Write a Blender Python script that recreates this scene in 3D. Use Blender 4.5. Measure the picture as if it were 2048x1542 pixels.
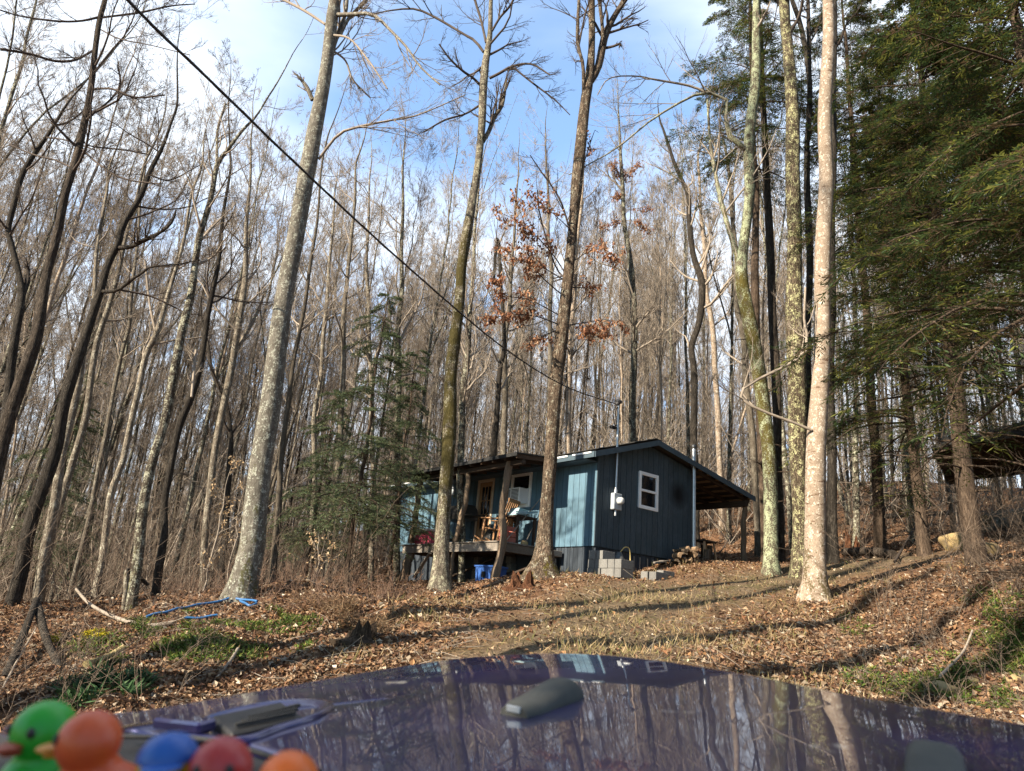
import bpy, math, random
import numpy as np
from mathutils import Vector, Matrix

# ------------------------------------------------------------------ scene
for o in list(bpy.data.objects): bpy.data.objects.remove(o)
S = bpy.context.scene
C = S.collection
rng = np.random.default_rng(11)
DENOISE = True
A = np.array
PITCH, ROLL, FPX = math.radians(17.96), math.radians(4.94), 1418.0

# camera (a phone lying on the dashboard; it looks up the drive at the cabin)
fw = A([0, math.cos(PITCH), math.sin(PITCH)]); _u = A([0, -math.sin(PITCH), math.cos(PITCH)]); _r = A([1., 0, 0])
rt = _r*math.cos(ROLL) + _u*math.sin(ROLL); up = -_r*math.sin(ROLL) + _u*math.cos(ROLL)
cd = bpy.data.cameras.new('camera'); cam = bpy.data.objects.new('camera', cd); C.objects.link(cam)
cam.matrix_world = Matrix(((rt[0], up[0], -fw[0], 0), (rt[1], up[1], -fw[1], 0), (rt[2], up[2], -fw[2], 0), (0, 0, 0, 1)))
cd.sensor_width = 36; cd.lens = FPX/2048*36; cd.clip_start = .02; cd.clip_end = 2000
cd.dof.use_dof = True; cd.dof.focus_distance = 16; cd.dof.aperture_fstop = 4.6
S.camera = cam
S.view_settings.view_transform = 'Standard'; S.view_settings.look = 'None'
S.view_settings.exposure = 1.5; S.view_settings.gamma = 1
S.render.engine = 'CYCLES'
try:
    S.cycles.use_denoising = DENOISE; S.cycles.denoiser = 'OPENIMAGEDENOISE'; S.cycles.denoising_input_passes = 'RGB_ALBEDO_NORMAL'; S.cycles.denoising_prefilter = 'NONE'; S.cycles.max_bounces = 5; S.cycles.diffuse_bounces = 2; S.cycles.glossy_bounces = 3
    S.cycles.transparent_max_bounces = 6; S.cycles.sample_clamp_indirect = 6
except Exception: pass

# sun and sky
SEL = math.radians(29); SH = A([-.788, -.616]); SH = SH/np.linalg.norm(SH)
sv = Vector((SH[0]*math.cos(SEL), SH[1]*math.cos(SEL), math.sin(SEL)))
sd = bpy.data.lights.new('sun', 'SUN'); sd.energy = 5.0; sd.angle = math.radians(.53); sd.color = (1, .87, .68)
so = bpy.data.objects.new('sun', sd); C.objects.link(so); so.rotation_euler = (-sv).to_track_quat('-Z', 'Y').to_euler(); so.location = (-30, -35, 30)

def nodes_world():
    w = bpy.data.worlds.new('World'); S.world = w; w.use_nodes = True
    n, l = w.node_tree.nodes, w.node_tree.links; n.clear()
    out = n.new('ShaderNodeOutputWorld'); bg = n.new('ShaderNodeBackground'); bg.inputs[1].default_value = .05
    sky = n.new('ShaderNodeTexSky'); sky.sky_type = 'NISHITA'; sky.sun_disc = False; sky.sun_elevation = SEL
    sky.sun_rotation = math.atan2(SH[0], SH[1]); sky.air_density = 1.0; sky.dust_density = .6; sky.ozone_density = 1.6
    tc = n.new('ShaderNodeTexCoord'); sep = n.new('ShaderNodeSeparateXYZ'); l.new(tc.outputs['Generated'], sep.inputs[0])
    zc = n.new('ShaderNodeMath'); zc.operation = 'MAXIMUM'; zc.inputs[1].default_value = .08; l.new(sep.outputs[2], zc.inputs[0])
    dx = n.new('ShaderNodeMath'); dx.operation = 'DIVIDE'; l.new(sep.outputs[0], dx.inputs[0]); l.new(zc.outputs[0], dx.inputs[1])
    dy = n.new('ShaderNodeMath'); dy.operation = 'DIVIDE'; l.new(sep.outputs[1], dy.inputs[0]); l.new(zc.outputs[0], dy.inputs[1])
    cb = n.new('ShaderNodeCombineXYZ'); l.new(dx.outputs[0], cb.inputs[0]); l.new(dy.outputs[0], cb.inputs[1])
    mp = n.new('ShaderNodeMapping'); l.new(cb.outputs[0], mp.inputs[0]); mp.inputs['Rotation'].default_value = (0, 0, .5); mp.inputs['Scale'].default_value = (.9, 1.5, 1); mp.inputs['Location'].default_value = SKYOFF
    nz = n.new('ShaderNodeTexNoise'); nz.inputs['Scale'].default_value = 1.05; nz.inputs['Detail'].default_value = 7; nz.inputs['Roughness'].default_value = .46; nz.inputs['Distortion'].default_value = .25
    l.new(mp.outputs[0], nz.inputs['Vector'])
    # the clear gap between two cloud fields, above the cabin
    gap = n.new('ShaderNodeVectorMath'); gap.operation = 'DISTANCE'; gap.inputs[1].default_value = (-.20, .73, .65); l.new(tc.outputs['Generated'], gap.inputs[0])
    gr = n.new('ShaderNodeMapRange'); gr.inputs[1].default_value = .0; gr.inputs[2].default_value = .55; gr.inputs[3].default_value = -.10; gr.inputs[4].default_value = .16; l.new(gap.outputs['Value'], gr.inputs[0])
    ad = n.new('ShaderNodeMath'); ad.operation = 'ADD'; l.new(nz.outputs[0], ad.inputs[0]); l.new(gr.outputs[0], ad.inputs[1])
    rear = n.new('ShaderNodeMapRange'); rear.inputs[1].default_value = -.5; rear.inputs[2].default_value = .35; rear.inputs[3].default_value = -.55; rear.inputs[4].default_value = 0; l.new(sep.outputs[1], rear.inputs[0])      # unseen rear sky kept cloudless to cut ambient light
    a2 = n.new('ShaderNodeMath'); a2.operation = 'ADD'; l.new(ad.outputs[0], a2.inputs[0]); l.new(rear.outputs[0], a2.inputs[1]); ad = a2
    cr = n.new('ShaderNodeMapRange'); cr.interpolation_type = 'SMOOTHSTEP'; cr.inputs[1].default_value = .32; cr.inputs[2].default_value = .66; cr.inputs[3].default_value = .16; cr.inputs[4].default_value = .95; l.new(ad.outputs[0], cr.inputs[0])
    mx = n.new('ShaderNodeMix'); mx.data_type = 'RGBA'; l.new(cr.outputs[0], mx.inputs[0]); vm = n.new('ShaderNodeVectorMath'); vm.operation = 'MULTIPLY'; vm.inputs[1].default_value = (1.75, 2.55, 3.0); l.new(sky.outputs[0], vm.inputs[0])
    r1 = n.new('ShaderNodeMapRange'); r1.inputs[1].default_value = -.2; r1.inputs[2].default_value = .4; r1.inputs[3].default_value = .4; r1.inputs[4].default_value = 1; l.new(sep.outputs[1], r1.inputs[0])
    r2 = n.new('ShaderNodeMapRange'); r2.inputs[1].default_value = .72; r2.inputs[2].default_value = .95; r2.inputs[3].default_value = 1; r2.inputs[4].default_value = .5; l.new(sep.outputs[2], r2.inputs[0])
    r3 = n.new('ShaderNodeMath'); r3.operation = 'MULTIPLY'; l.new(r1.outputs[0], r3.inputs[0]); l.new(r2.outputs[0], r3.inputs[1])  # sky dimmed behind and overhead to lower the ambient light
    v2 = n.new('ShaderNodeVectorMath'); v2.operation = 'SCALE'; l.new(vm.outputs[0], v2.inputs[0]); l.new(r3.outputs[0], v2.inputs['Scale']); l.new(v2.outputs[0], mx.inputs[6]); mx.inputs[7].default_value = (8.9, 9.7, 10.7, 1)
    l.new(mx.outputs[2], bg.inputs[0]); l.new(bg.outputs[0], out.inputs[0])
SKYOFF = (3.1, 1.7, 0)
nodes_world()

# ------------------------------------------------------------------ helpers
def ray(px, py):
    return (fw*FPX + rt*(px-1024) - up*(py-771))/FPX
def atd(px, py, d): return ray(px, py)*d                       # point at depth d along the optical axis
def aty(px, py, y): q = ray(px, py); return q*(y/q[1])        # point at ground distance y
def atz(px, py, z): q = ray(px, py); return q*(z/q[2])
def proj(P):
    P = np.asarray(P); d = P@fw
    return np.stack([1024+FPX*(P@rt)/d, 771-FPX*(P@up)/d], -1)

def cr(P, n):
    """Catmull-Rom resample of a polyline with any number of columns"""
    P = np.asarray(P, float)
    if len(P) == 2: return P[0]+(P[1]-P[0])*np.linspace(0, 1, n)[:, None]
    Q = np.vstack([2*P[0]-P[1], P, 2*P[-1]-P[-2]])
    d = np.concatenate([[0], np.cumsum(np.linalg.norm(np.diff(P[:, :min(3, P.shape[1])], axis=0), axis=1))]); d /= d[-1]
    t = np.linspace(0, 1, n); i = np.clip(np.searchsorted(d, t, 'right')-1, 0, len(P)-2)
    u = ((t-d[i])/(d[i+1]-d[i]+1e-12))[:, None]
    a, b, c, e = Q[i], Q[i+1], Q[i+2], Q[i+3]
    return .5*((2*b)+(c-a)*u+(2*a-5*b+4*c-e)*u*u+(-a+3*b-3*c+e)*u**3)

class MB:
    """collects vertices and faces of one mesh"""
    def __init__(s): s.V = []; s.F = []; s.M = []; s.K = []; s.n = 0
    def add(s, V, F, mi=0, col=None):
        V = np.asarray(V, float).reshape(-1, 3); F = np.asarray(F, int)
        if len(F) == 0: return
        s.V.append(V); s.F.append(F+s.n); s.n += len(V); s.M.append(np.full(len(F), mi)); s.K.append(None if col is None else np.broadcast_to(np.asarray(col, float), (len(F), 3)))
    def tubes(s, P, R, k=3, mi=0, rough=None, twist=0):
        P = np.asarray(P, float); R = np.asarray(R, float)
        if P.ndim == 2: P, R = P[None], R[None]
        B, n, _ = P.shape
        if B == 0: return
        T = np.gradient(P, axis=1); T /= np.linalg.norm(T, axis=2, keepdims=True)+1e-9
        m = np.abs(T.mean(1)); ref = np.eye(3)[np.argmin(m, 1)][:, None, :]
        U = np.cross(T, ref); U /= np.linalg.norm(U, axis=2, keepdims=True)+1e-9; W = np.cross(T, U)
        a = np.arange(k)*2*np.pi/k
        rr = R[:, :, None]*np.ones(k)
        if rough is not None: rr = rr*(1+rough(B, n, k))
        V = P[:, :, None, :]+rr[..., None]*(np.cos(a)[None, None, :, None]*U[:, :, None, :]+np.sin(a)[None, None, :, None]*W[:, :, None, :])
        idx = np.arange(B*n*k).reshape(B, n, k); j = np.roll(np.arange(k), -1)
        F = np.stack([idx[:, :-1, :], idx[:, :-1, j], idx[:, 1:, j], idx[:, 1:, :]], -1).reshape(-1, 4)
        s.add(V, F, mi)
        if k > 4:
            for b in range(B):
                e = idx[b, -1]; c = P[b, -1]; vb = s.n
                s.add(np.vstack([V[b, -1], c[None]]), A([[q, (q+1) % k, k] for q in range(k)]), mi)
                s.add(np.vstack([V[b, 0], P[b, 0][None]]), A([[(q+1) % k, q, k] for q in range(k)]), mi)
    def box(s, lo, hi, mi=0, bev=0.0, M=None, col=None):
        lo, hi = A(lo, float), A(hi, float); c, h = (lo+hi)/2, np.abs(hi-lo)/2
        b = min(bev, .45*h.min())
        if b <= 0:
            V = A([[x, y, z] for x in (-1, 1) for y in (-1, 1) for z in (-1, 1)])*h
            F = A([[0, 1, 3, 2], [4, 6, 7, 5], [0, 4, 5, 1], [2, 3, 7, 6], [0, 2, 6, 4], [1, 5, 7, 3]])
            V = V+c; V = V if M is None else V@M[0].T+M[1]
            s.add(V, F, mi, col); return
        V = []; ix = {}
        for x in (-1, 1):
            for y in (-1, 1):
                for z in (-1, 1):
                    sg = A([x, y, z])
                    for ax in range(3):
                        q = h-b; q[ax] = h[ax]; ix[(x, y, z, ax)] = len(V); V.append(sg*q)
        F4, F3 = [], []
        for ax in range(3):
            o1, o2 = (ax+1) % 3, (ax+2) % 3
            for sgn in (-1, 1):
                q = []
                for a1, a2 in ((-1, -1), (1, -1), (1, 1), (-1, 1)):
                    k = [0, 0, 0]; k[ax] = sgn; k[o1] = a1; k[o2] = a2; q.append(ix[(*k, ax)])
                F4.append(q if sgn > 0 else q[::-1])
            for a1 in (-1, 1):
                for a2 in (-1, 1):
                    k0 = [0]*3; k0[ax] = -1; k0[o1] = a1; k0[o2] = a2; k1 = list(k0); k1[ax] = 1
                    q = [ix[(*k0, o1)], ix[(*k1, o1)], ix[(*k1, o2)], ix[(*k0, o2)]]
                    F4.append(q if a1*a2 < 0 else q[::-1])
        for x in (-1, 1):
            for y in (-1, 1):
                for z in (-1, 1):
                    q = [ix[(x, y, z, 0)], ix[(x, y, z, 1)], ix[(x, y, z, 2)]]; F3.append(q if x*y*z > 0 else q[::-1])
        V = A(V)+c; V = V if M is None else V@M[0].T+M[1]
        n0 = s.n; s.add(V, A(F4), mi, col); s.V.append(np.zeros((0, 3))); F = A(F3)+n0; s.F.append(F); s.M.append(np.full(len(F), mi)); s.K.append(None if col is None else np.broadcast_to(np.asarray(col, float), (len(F), 3)))
    def bar(s, p, q, w, t, mi=0, bev=0., upv=(0, 0, 1), col=None):
        """a board from p to q, w wide, t thick"""
        p, q = A(p, float), A(q, float); d = q-p; L = np.linalg.norm(d); d /= L
        x = np.cross(d, A(upv, float)); x /= np.linalg.norm(x)+1e-9; z = np.cross(x, d)
        s.box((-w/2, 0, -t/2), (w/2, L, t/2), mi, bev, (np.stack([x, d, z], 1), p), col)
    def prism(s, poly, ax, a0, a1, mi=0, col=None):
        """extrude a 2D polygon along axis ax from a0 to a1"""
        poly = A(poly, float); n = len(poly); o = [i for i in range(3) if i != ax]
        V = np.zeros((2*n, 3)); V[:n, o] = poly; V[n:, o] = poly; V[:n, ax] = a0; V[n:, ax] = a1
        cz = poly.mean(0); V = np.vstack([V, V[:n].mean(0), V[n:].mean(0)])
        s.add(V, A([[i, (i+1) % n, n+(i+1) % n, n+i] for i in range(n)]), mi, col)
        s.V.append(np.zeros((0, 3))); n0 = s.n-len(V)
        F = A([[i, 2*n, (i+1) % n] for i in range(n)]+[[n+i, n+(i+1) % n, 2*n+1] for i in range(n)])+n0
        s.F.append(F); s.M.append(np.full(len(F), mi)); s.K.append(None if col is None else np.broadcast_to(np.asarray(col, float), (len(F), 3)))
    def lathe(s, prof, c=(0, 0, 0), k=20, mi=0, M=None, col=None):
        prof = A(prof, float); n = len(prof); a = np.arange(k)*2*np.pi/k
        V = np.stack([prof[:, None, 0]*np.cos(a), prof[:, None, 0]*np.sin(a), prof[:, None, 1]*np.ones(k)], -1).reshape(-1, 3)
        idx = np.arange(n*k).reshape(n, k); j = np.roll(np.arange(k), -1)
        F = np.stack([idx[:-1], idx[:-1][:, j], idx[1:][:, j], idx[1:]], -1).reshape(-1, 4)
        if M is not None: V = V@M.T
        s.add(V+A(c), F, mi, col)
    def ell(s, c, r, mi=0, k=18, n=12, M=None, noise=0, col=None):
        t = np.linspace(0, np.pi, n); a = np.arange(k)*2*np.pi/k
        V = np.stack([np.sin(t)[:, None]*np.cos(a), np.sin(t)[:, None]*np.sin(a), np.cos(t)[:, None]*np.ones(k)], -1).reshape(-1, 3)
        if noise: V = V*(1+noise*(np.sin(3.1*V[:, :1]+1)+np.sin(4.3*V[:, 1:2]+2.*V[:, :1])+np.sin(5.2*V[:, 2:]+1.3*V[:, 1:2])))
        V = V*A(r)
        if M is not None: V = V@M.T
        idx = np.arange(n*k).reshape(n, k); j = np.roll(np.arange(k), -1)
        F = np.stack([idx[:-1], idx[1:], idx[1:][:, j], idx[:-1][:, j]], -1).reshape(-1, 4)
        s.add(V+A(c), F, mi, col)
    def mesh(s, name, mats, smooth=False):
        me = bpy.data.meshes.new(name)
        if not s.F: return me
        V = np.vstack(s.V); me.vertices.add(len(V)); me.vertices.foreach_set('co', V.astype(np.float32).ravel())
        lt = np.concatenate([np.full(len(f), f.shape[1]) for f in s.F]); li = np.concatenate([f.ravel() for f in s.F])
        me.loops.add(len(li)); me.loops.foreach_set('vertex_index', li.astype(np.int32))
        ls = np.concatenate([[0], np.cumsum(lt)[:-1]])
        me.polygons.add(len(lt)); me.polygons.foreach_set('loop_start', ls.astype(np.int32)); me.polygons.foreach_set('loop_total', lt.astype(np.int32))
        me.polygons.foreach_set('material_index', np.concatenate(s.M).astype(np.int32))
        me.polygons.foreach_set('use_smooth', np.full(len(lt), bool(smooth)))
        if len(lt) < 60000 or any(k is not None for k in s.K):
            K = np.concatenate([np.ones((len(f), 3)) if k is None else k for f, k in zip(s.F, s.K)])
            at = me.color_attributes.new('Col', 'FLOAT_COLOR', 'CORNER')
            at.data.foreach_set('color', np.repeat(np.hstack([K, np.ones((len(K), 1))]), lt, axis=0).astype(np.float32).ravel())
        for m in (mats if isinstance(mats, (list, tuple)) else [mats]): me.materials.append(m)
        me.update(calc_edges=True)
        return me
    def build(s, name, mats, parent=None, smooth=False, loc=None):
        if loc is not None: s.V = [v-A(loc) for v in s.V]
        o = bpy.data.objects.new(name, s.mesh(name, mats, smooth)); C.objects.link(o)
        if loc is not None: o.location = loc
        if parent is not None: o.parent = parent
        return o

def tag(o, label=None, cat=None, group=None, kind=None):
    if label: o['label'] = label
    if cat: o['category'] = cat
    if group: o['group'] = group
    if kind: o['kind'] = kind
    return o
def thing(name, label, cat, loc=(0, 0, 0), rz=0, group=None):
    o = bpy.data.objects.new(name, None); C.objects.link(o); o.location = loc; o.rotation_euler = (0, 0, rz); o.empty_display_size = .2
    return tag(o, label, cat, group)

# ------------------------------------------------------------------ materials
def new_mat(name):
    m = bpy.data.materials.new(name); m.use_nodes = True; nt = m.node_tree
    return m, nt.nodes, nt.links, nt.nodes['Principled BSDF']
def noise(n, l, vec, scale, detail=4, rough=.55, dist=0):
    z = n.new('ShaderNodeTexNoise'); z.inputs['Scale'].default_value = scale; z.inputs['Detail'].default_value = detail; z.inputs['Roughness'].default_value = rough; z.inputs['Distortion'].default_value = dist
    if vec is not None: l.new(vec, z.inputs['Vector'])
    return z.outputs[0]
def mapr(n, l, v, a, b, c=0., d=1.):
    z = n.new('ShaderNodeMapRange'); z.inputs[1].default_value = a; z.inputs[2].default_value = b; z.inputs[3].default_value = c; z.inputs[4].default_value = d; l.new(v, z.inputs[0]); return z.outputs[0]
def mix(n, l, f, a, b, mode='MIX'):
    z = n.new('ShaderNodeMix'); z.data_type = 'RGBA'; z.blend_type = mode
    for s, v in ((0, f), (6, a), (7, b)):
        if isinstance(v, (int, float)): z.inputs[s].default_value = v
        elif isinstance(v, tuple): z.inputs[s].default_value = (*v, 1)
        else: l.new(v, z.inputs[s])
    return z.outputs[2]
def math_(n, l, op, a, b):
    z = n.new('ShaderNodeMath'); z.operation = op
    for i, v in enumerate((a, b)):
        if isinstance(v, (int, float)): z.inputs[i].default_value = v
        else: l.new(v, z.inputs[i])
    return z.outputs[0]
def coords(n, l, scale=(1, 1, 1), kind='Object'):
    t = n.new('ShaderNodeTexCoord'); m = n.new('ShaderNodeMapping'); m.inputs['Scale'].default_value = scale; l.new(t.outputs[kind], m.inputs[0]); return m.outputs[0]
def bump(n, l, b, h, s=.5, d=.02):
    z = n.new('ShaderNodeBump'); z.inputs['Strength'].default_value = s; z.inputs['Distance'].default_value = d; l.new(h, z.inputs['Height']); l.new(z.outputs[0], b.inputs['Normal'])

def paint(name, c1, c2=None, scale=8, rough=.6, stretch=(1, 1, 1), metal=0., bmp=0., detail=5, wear=None, rnd=0.):
    m, n, l, b = new_mat(name); v = coords(n, l, stretch); z = noise(n, l, v, scale, detail)
    c = mix(n, l, mapr(n, l, z, .3, .7), c1, c2 if c2 else tuple(x*.8 for x in c1))
    if wear:
        w = noise(n, l, coords(n, l), wear[1], 6, .65); c = mix(n, l, mapr(n, l, w, wear[2], wear[2]+.08), c, wear[0])
    if rnd:
        oi = n.new('ShaderNodeObjectInfo'); c = mix(n, l, mapr(n, l, oi.outputs['Random'], 0, 1, 0, rnd), c, tuple(x*.35 for x in c1))
    l.new(c, b.inputs['Base Color']); b.inputs['Roughness'].default_value = rough; b.inputs['Metallic'].default_value = metal
    if bmp: bump(n, l, b, z, bmp, .01)
    return m
def bark(name, c1, c2, scale=14, stretch=.22, lichen=None, moss=None, band=None, rough=.9, bmp=.8, rnd=.25, furrow=None):
    m, n, l, b = new_mat(name); v = coords(n, l, (1, 1, stretch)); z = noise(n, l, v, scale, 6, .62, .3)
    c = mix(n, l, mapr(n, l, z, .34, .66), c1, c2)
    gz = noise(n, l, coords(n, l, (1, 1, .6)), 42, 3, .65); c = mix(n, l, mapr(n, l, gz, .35, .65, 0, .6), c, tuple(x*.55 for x in c1))
    fu = bmp*.75 if furrow is None else furrow
    if fu > .1:
        zf = noise(n, l, coords(n, l, (1, 1, .13)), scale*1.3, 4, .6, .8); ab = math_(n, l, 'ABSOLUTE', math_(n, l, 'SUBTRACT', zf, .5), 0.); fr = mapr(n, l, ab, 0, .07, min(fu, .85), 0); c = mix(n, l, fr, c, tuple(x*.3 for x in c1)); z = math_(n, l, 'SUBTRACT', z, math_(n, l, 'MULTIPLY', fr, .5))
    p0 = noise(n, l, coords(n, l, (1, 1, .6)), 2.2, 4, .6); c = mix(n, l, mapr(n, l, p0, .35, .7, 0, .55), c, tuple(x*.62 for x in c1))
    if band:      # horizontal scars of smooth bark
        q = noise(n, l, coords(n, l, (1, 1, 5)), band[1], 3, .5); c = mix(n, l, mapr(n, l, q, .62, .68), c, band[0])
    if lichen:
        q = noise(n, l, coords(n, l, (1, 1, .7)), lichen[1], 6, .7); q = math_(n, l, 'ADD', math_(n, l, 'MULTIPLY', q, .55), math_(n, l, 'MULTIPLY', noise(n, l, coords(n, l), 34, 3, .6), .45)); c = mix(n, l, mapr(n, l, q, lichen[2]-.03, lichen[2]+.04), c, lichen[0])
    if moss:
        q = noise(n, l, coords(n, l, (1, 1, .5)), moss[1], 5, .7); q = math_(n, l, 'ADD', math_(n, l, 'MULTIPLY', q, .6), math_(n, l, 'MULTIPLY', noise(n, l, coords(n, l), 30, 3, .6), .4))
        sp = n.new('ShaderNodeSeparateXYZ'); l.new(coords(n, l), sp.inputs[0])
        hf = mapr(n, l, sp.outputs[2], moss[3], moss[4], .05, -.12); q = math_(n, l, 'ADD', q, hf)
        if len(moss) > 5: q = math_(n, l, 'ADD', q, mapr(n, l, sp.outputs[2], moss[5], moss[6], 0, -.14))
        c = mix(n, l, mapr(n, l, q, moss[2], moss[2]+.07), c, moss[0])
    if rnd:
        oi = n.new('ShaderNodeObjectInfo'); c = mix(n, l, mapr(n, l, oi.outputs['Random'], 0, 1, 0, rnd*2), c, tuple(x*.5 for x in c1))
    l.new(c, b.inputs['Base Color']); b.inputs['Roughness'].default_value = rough; b.inputs['Specular IOR Level'].default_value = .15
    if bmp: bump(n, l, b, z, bmp, .025)
    return m
def colattr(name, gain=1., rough=.8, trans=0., var=.25, vscale=1.5, spec=.2):
    m, n, l, b = new_mat(name); a = n.new('ShaderNodeAttribute'); a.attribute_name = 'Col'
    z = noise(n, l, coords(n, l), vscale, 3); c = mix(n, l, mapr(n, l, z, .3, .7, 0, 1), a.outputs['Color'], (1-var,)*3, 'MULTIPLY') if var else a.outputs['Color']
    if var:
        z2 = n.new('ShaderNodeMix'); z2.data_type = 'RGBA'; l.new(mapr(n, l, z, .3, .7), z2.inputs[0]); l.new(a.outputs['Color'], z2.inputs[6])
        mm = mix(n, l, 1., a.outputs['Color'], (1-var*2,)*3, 'MULTIPLY'); l.new(mm, z2.inputs[7]); c = z2.outputs[2]
    l.new(c, b.inputs['Base Color']); b.inputs['Roughness'].default_value = rough; b.inputs['Specular IOR Level'].default_value = spec
    if trans:
        t = n.new('ShaderNodeBsdfTranslucent'); l.new(c, t.inputs[0]); ms = n.new('ShaderNodeMixShader'); ms.inputs[0].default_value = trans
        l.new(b.outputs[0], ms.inputs[1]); l.new(t.outputs[0], ms.inputs[2]); l.new(ms.outputs[0], n['Material Output'].inputs[0])
    return m
def planks(name, c1, c2, axis=2, scale=6, rough=.75, weather=.4, tint=None):
    """painted or weathered wood with grain running along an axis"""
    m, n, l, b = new_mat(name); st = [9, 9, 9]; st[axis] = .5
    z = noise(n, l, coords(n, l, tuple(st)), scale, 5, .6, .6); z2 = noise(n, l, coords(n, l), 1.3, 5, .6)
    c = mix(n, l, mapr(n, l, z, .35, .68), c1, c2); c = mix(n, l, mapr(n, l, z2, .4, .7, 0, weather), c, tint or tuple(x*.55 for x in c1))
    a = n.new('ShaderNodeAttribute'); a.attribute_name = 'Col'; c = mix(n, l, 1., c, a.outputs['Color'], 'MULTIPLY')
    l.new(c, b.inputs['Base Color']); b.inputs['Roughness'].default_value = rough; b.inputs['Specular IOR Level'].default_value = .25; bump(n, l, b, z, .35, .006)
    return m

# ------------------------------------------------------------------ the cabin's frame (x along the gable, y along the front wall, z up)
YAW = math.radians(37.52); CO = A([2.238, 16.864, 0.])
HB = A([math.cos(YAW), math.sin(YAW), 0]); HA = A([-math.sin(YAW), math.cos(YAW), 0])
def H(x, y, z=0.): return CO+HB*x+HA*y+A([0, 0, z])
def toH(P): q = np.asarray(P)-CO; return np.stack([q@HB, q@HA, np.asarray(P)[..., 2]], -1)
W_, L_, ZF = 3.66, 9.3, 1.715

# ------------------------------------------------------------------ terrain
ctl = [aty(x, y, d) for x, y, d in [
    (1100, 1300, 7.8), (700, 1352, 7.6), (1400, 1330, 7.8), (300, 1395, 7.2), (20, 1420, 7.2), (1700, 1390, 7.4), (2040, 1440, 7.4),
    (482, 1197, 12), (60, 1222, 13), (-200, 1240, 14), (880, 1168, 16), (1095, 1148, 15.3), (1542, 1146, 17), (1630, 1197, 13.2),
    (1700, 1010, 36), (1900, 985, 40), (1800, 962, 44), (1560, 1050, 30), (2040, 1110, 15.5), (1850, 1095, 19), (1720, 1125, 17), (2040, 1260, 10.3), (1800, 1310, 9.8),
    (740, 1275, 9.6), (300, 1285, 9.8), (1450, 1205, 12.6), (690, 1180, 15), (300, 1225, 12.5), (1250, 1180, 14), (1040, 1180, 13.9), (780, 1196, 15.2)]]
ctl += [H(0, 0, .99), H(1.2, -.15, 1.2), H(2.6, -.1, 1.62), H(3.6, 0, 1.74), H(5.9, 0, 1.93), H(6.3, -.3, 1.92), H(-1.5, 1.65, .70), H(-1.5, 5.65, .62), H(-.4, 9.2, .55), H(3.6, 9, 2.2), H(7, 6, 2.7), H(1.5, 4, 1.1)]
ctl += [A(p, float) for p in [(-20, 30, -2.2), (-12, 25, -.7), (-30, 45, -4), (-9, 33, .4), (-15, 60, -3), (0, 34, 4), (8, 40, 6.5), (0, 60, 6), (18, 62, 11), (34, 62, 11.5), (-40, 80, -6), (0, 100, 8), (40, 100, 11),
                               (60, 40, 11), (40, 20, 6.5), (28, 6, 2.5), (20, -4, 0), (-20, 5, -2.6), (-32, 20, -4), (0, 0, -1.62), (.6, 3.5, -1.1), (3, -6, -2.4), (-5, -5, -2.4), (-60, 10, -7), (60, 0, 4), (0, -25, -5)]]
ctl = A(ctl)
def _phi(r2): return .5*r2*np.log(r2+1e-9)
_X = ctl[:, :2]; _K = _phi(((_X[:, None]-_X[None])**2).sum(-1))+np.eye(len(_X))*.05; _P = np.hstack([np.ones((len(_X), 1)), _X])
_S = np.linalg.solve(np.block([[_K, _P], [_P.T, np.zeros((3, 3))]]), np.concatenate([ctl[:, 2], np.zeros(3)]))
def _hash(i, j): h = np.sin(i*127.1+j*311.7)*43758.5453; return h-np.floor(h)
def vnoise(x, y):
    i, j = np.floor(x), np.floor(y); u, v = x-i, y-j; u = u*u*(3-2*u); v = v*v*(3-2*v)
    return (_hash(i, j)*(1-u)+_hash(i+1, j)*u)*(1-v)+(_hash(i, j+1)*(1-u)+_hash(i+1, j+1)*u)*v
def fbm(x, y, o=3):
    return sum((vnoise(x*2**k+17*k, y*2**k-9*k)-.5)/2**k for k in range(o))
DRIVE = cr(A([(0., -3), (.3, 4), (.7, 8), (1.9, 11.5), (3.6, 14), (6.2, 15.8), (9.5, 17.5)]), 60)
def drive_d(x, y):
    x, y = np.asarray(x, float), np.asarray(y, float)
    return np.sqrt(((np.stack([x, y], -1)[..., None, :]-DRIVE)**2).sum(-1).min(-1))
def ground(x, y, bumps=True):
    x, y = np.asarray(x, float), np.asarray(y, float); sh = x.shape; x, y = x.ravel(), y.ravel()
    z = np.empty(len(x))
    for s in range(0, len(x), 20000):
        q = np.stack([x[s:s+20000], y[s:s+20000]], -1); cq = np.clip(q, (-60, -25), (60, 100))
        z[s:s+20000] = _phi(((cq[:, None]-_X[None])**2).sum(-1))@_S[:len(_X)]+_S[-3]+cq@_S[-2:]
    z = np.clip(z, -9, 13.5)
    z = z+np.clip((np.hypot(x, y)-95)/160, 0, 1)**1.2*(26+8*np.sin(x*.012+1))*np.clip((y+30)/60, 0, 1)
    if bumps:
        dd = drive_d(x, y); sm = np.clip((dd-1.2)/1.5, .25, 1)
        q = (np.stack([x, y], -1)-CO[:2]); hx, hy = q@HB[:2], q@HA[:2]
        ho = np.clip(np.maximum(np.maximum(-1.9-hx, hx-6.5), np.maximum(-.8-hy, hy-9.6)), 0, 1)*.8+.2
        z += (fbm(x*.55, y*.55, 3)*.34+fbm(x*2.3+5, y*2.3, 2)*.08)*sm*ho
        z += -.05*np.exp(-((dd-.8)/.22)**2)
    return z.reshape(sh)
def G(x, y): return float(ground(A([x]), A([y]))[0])
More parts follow.
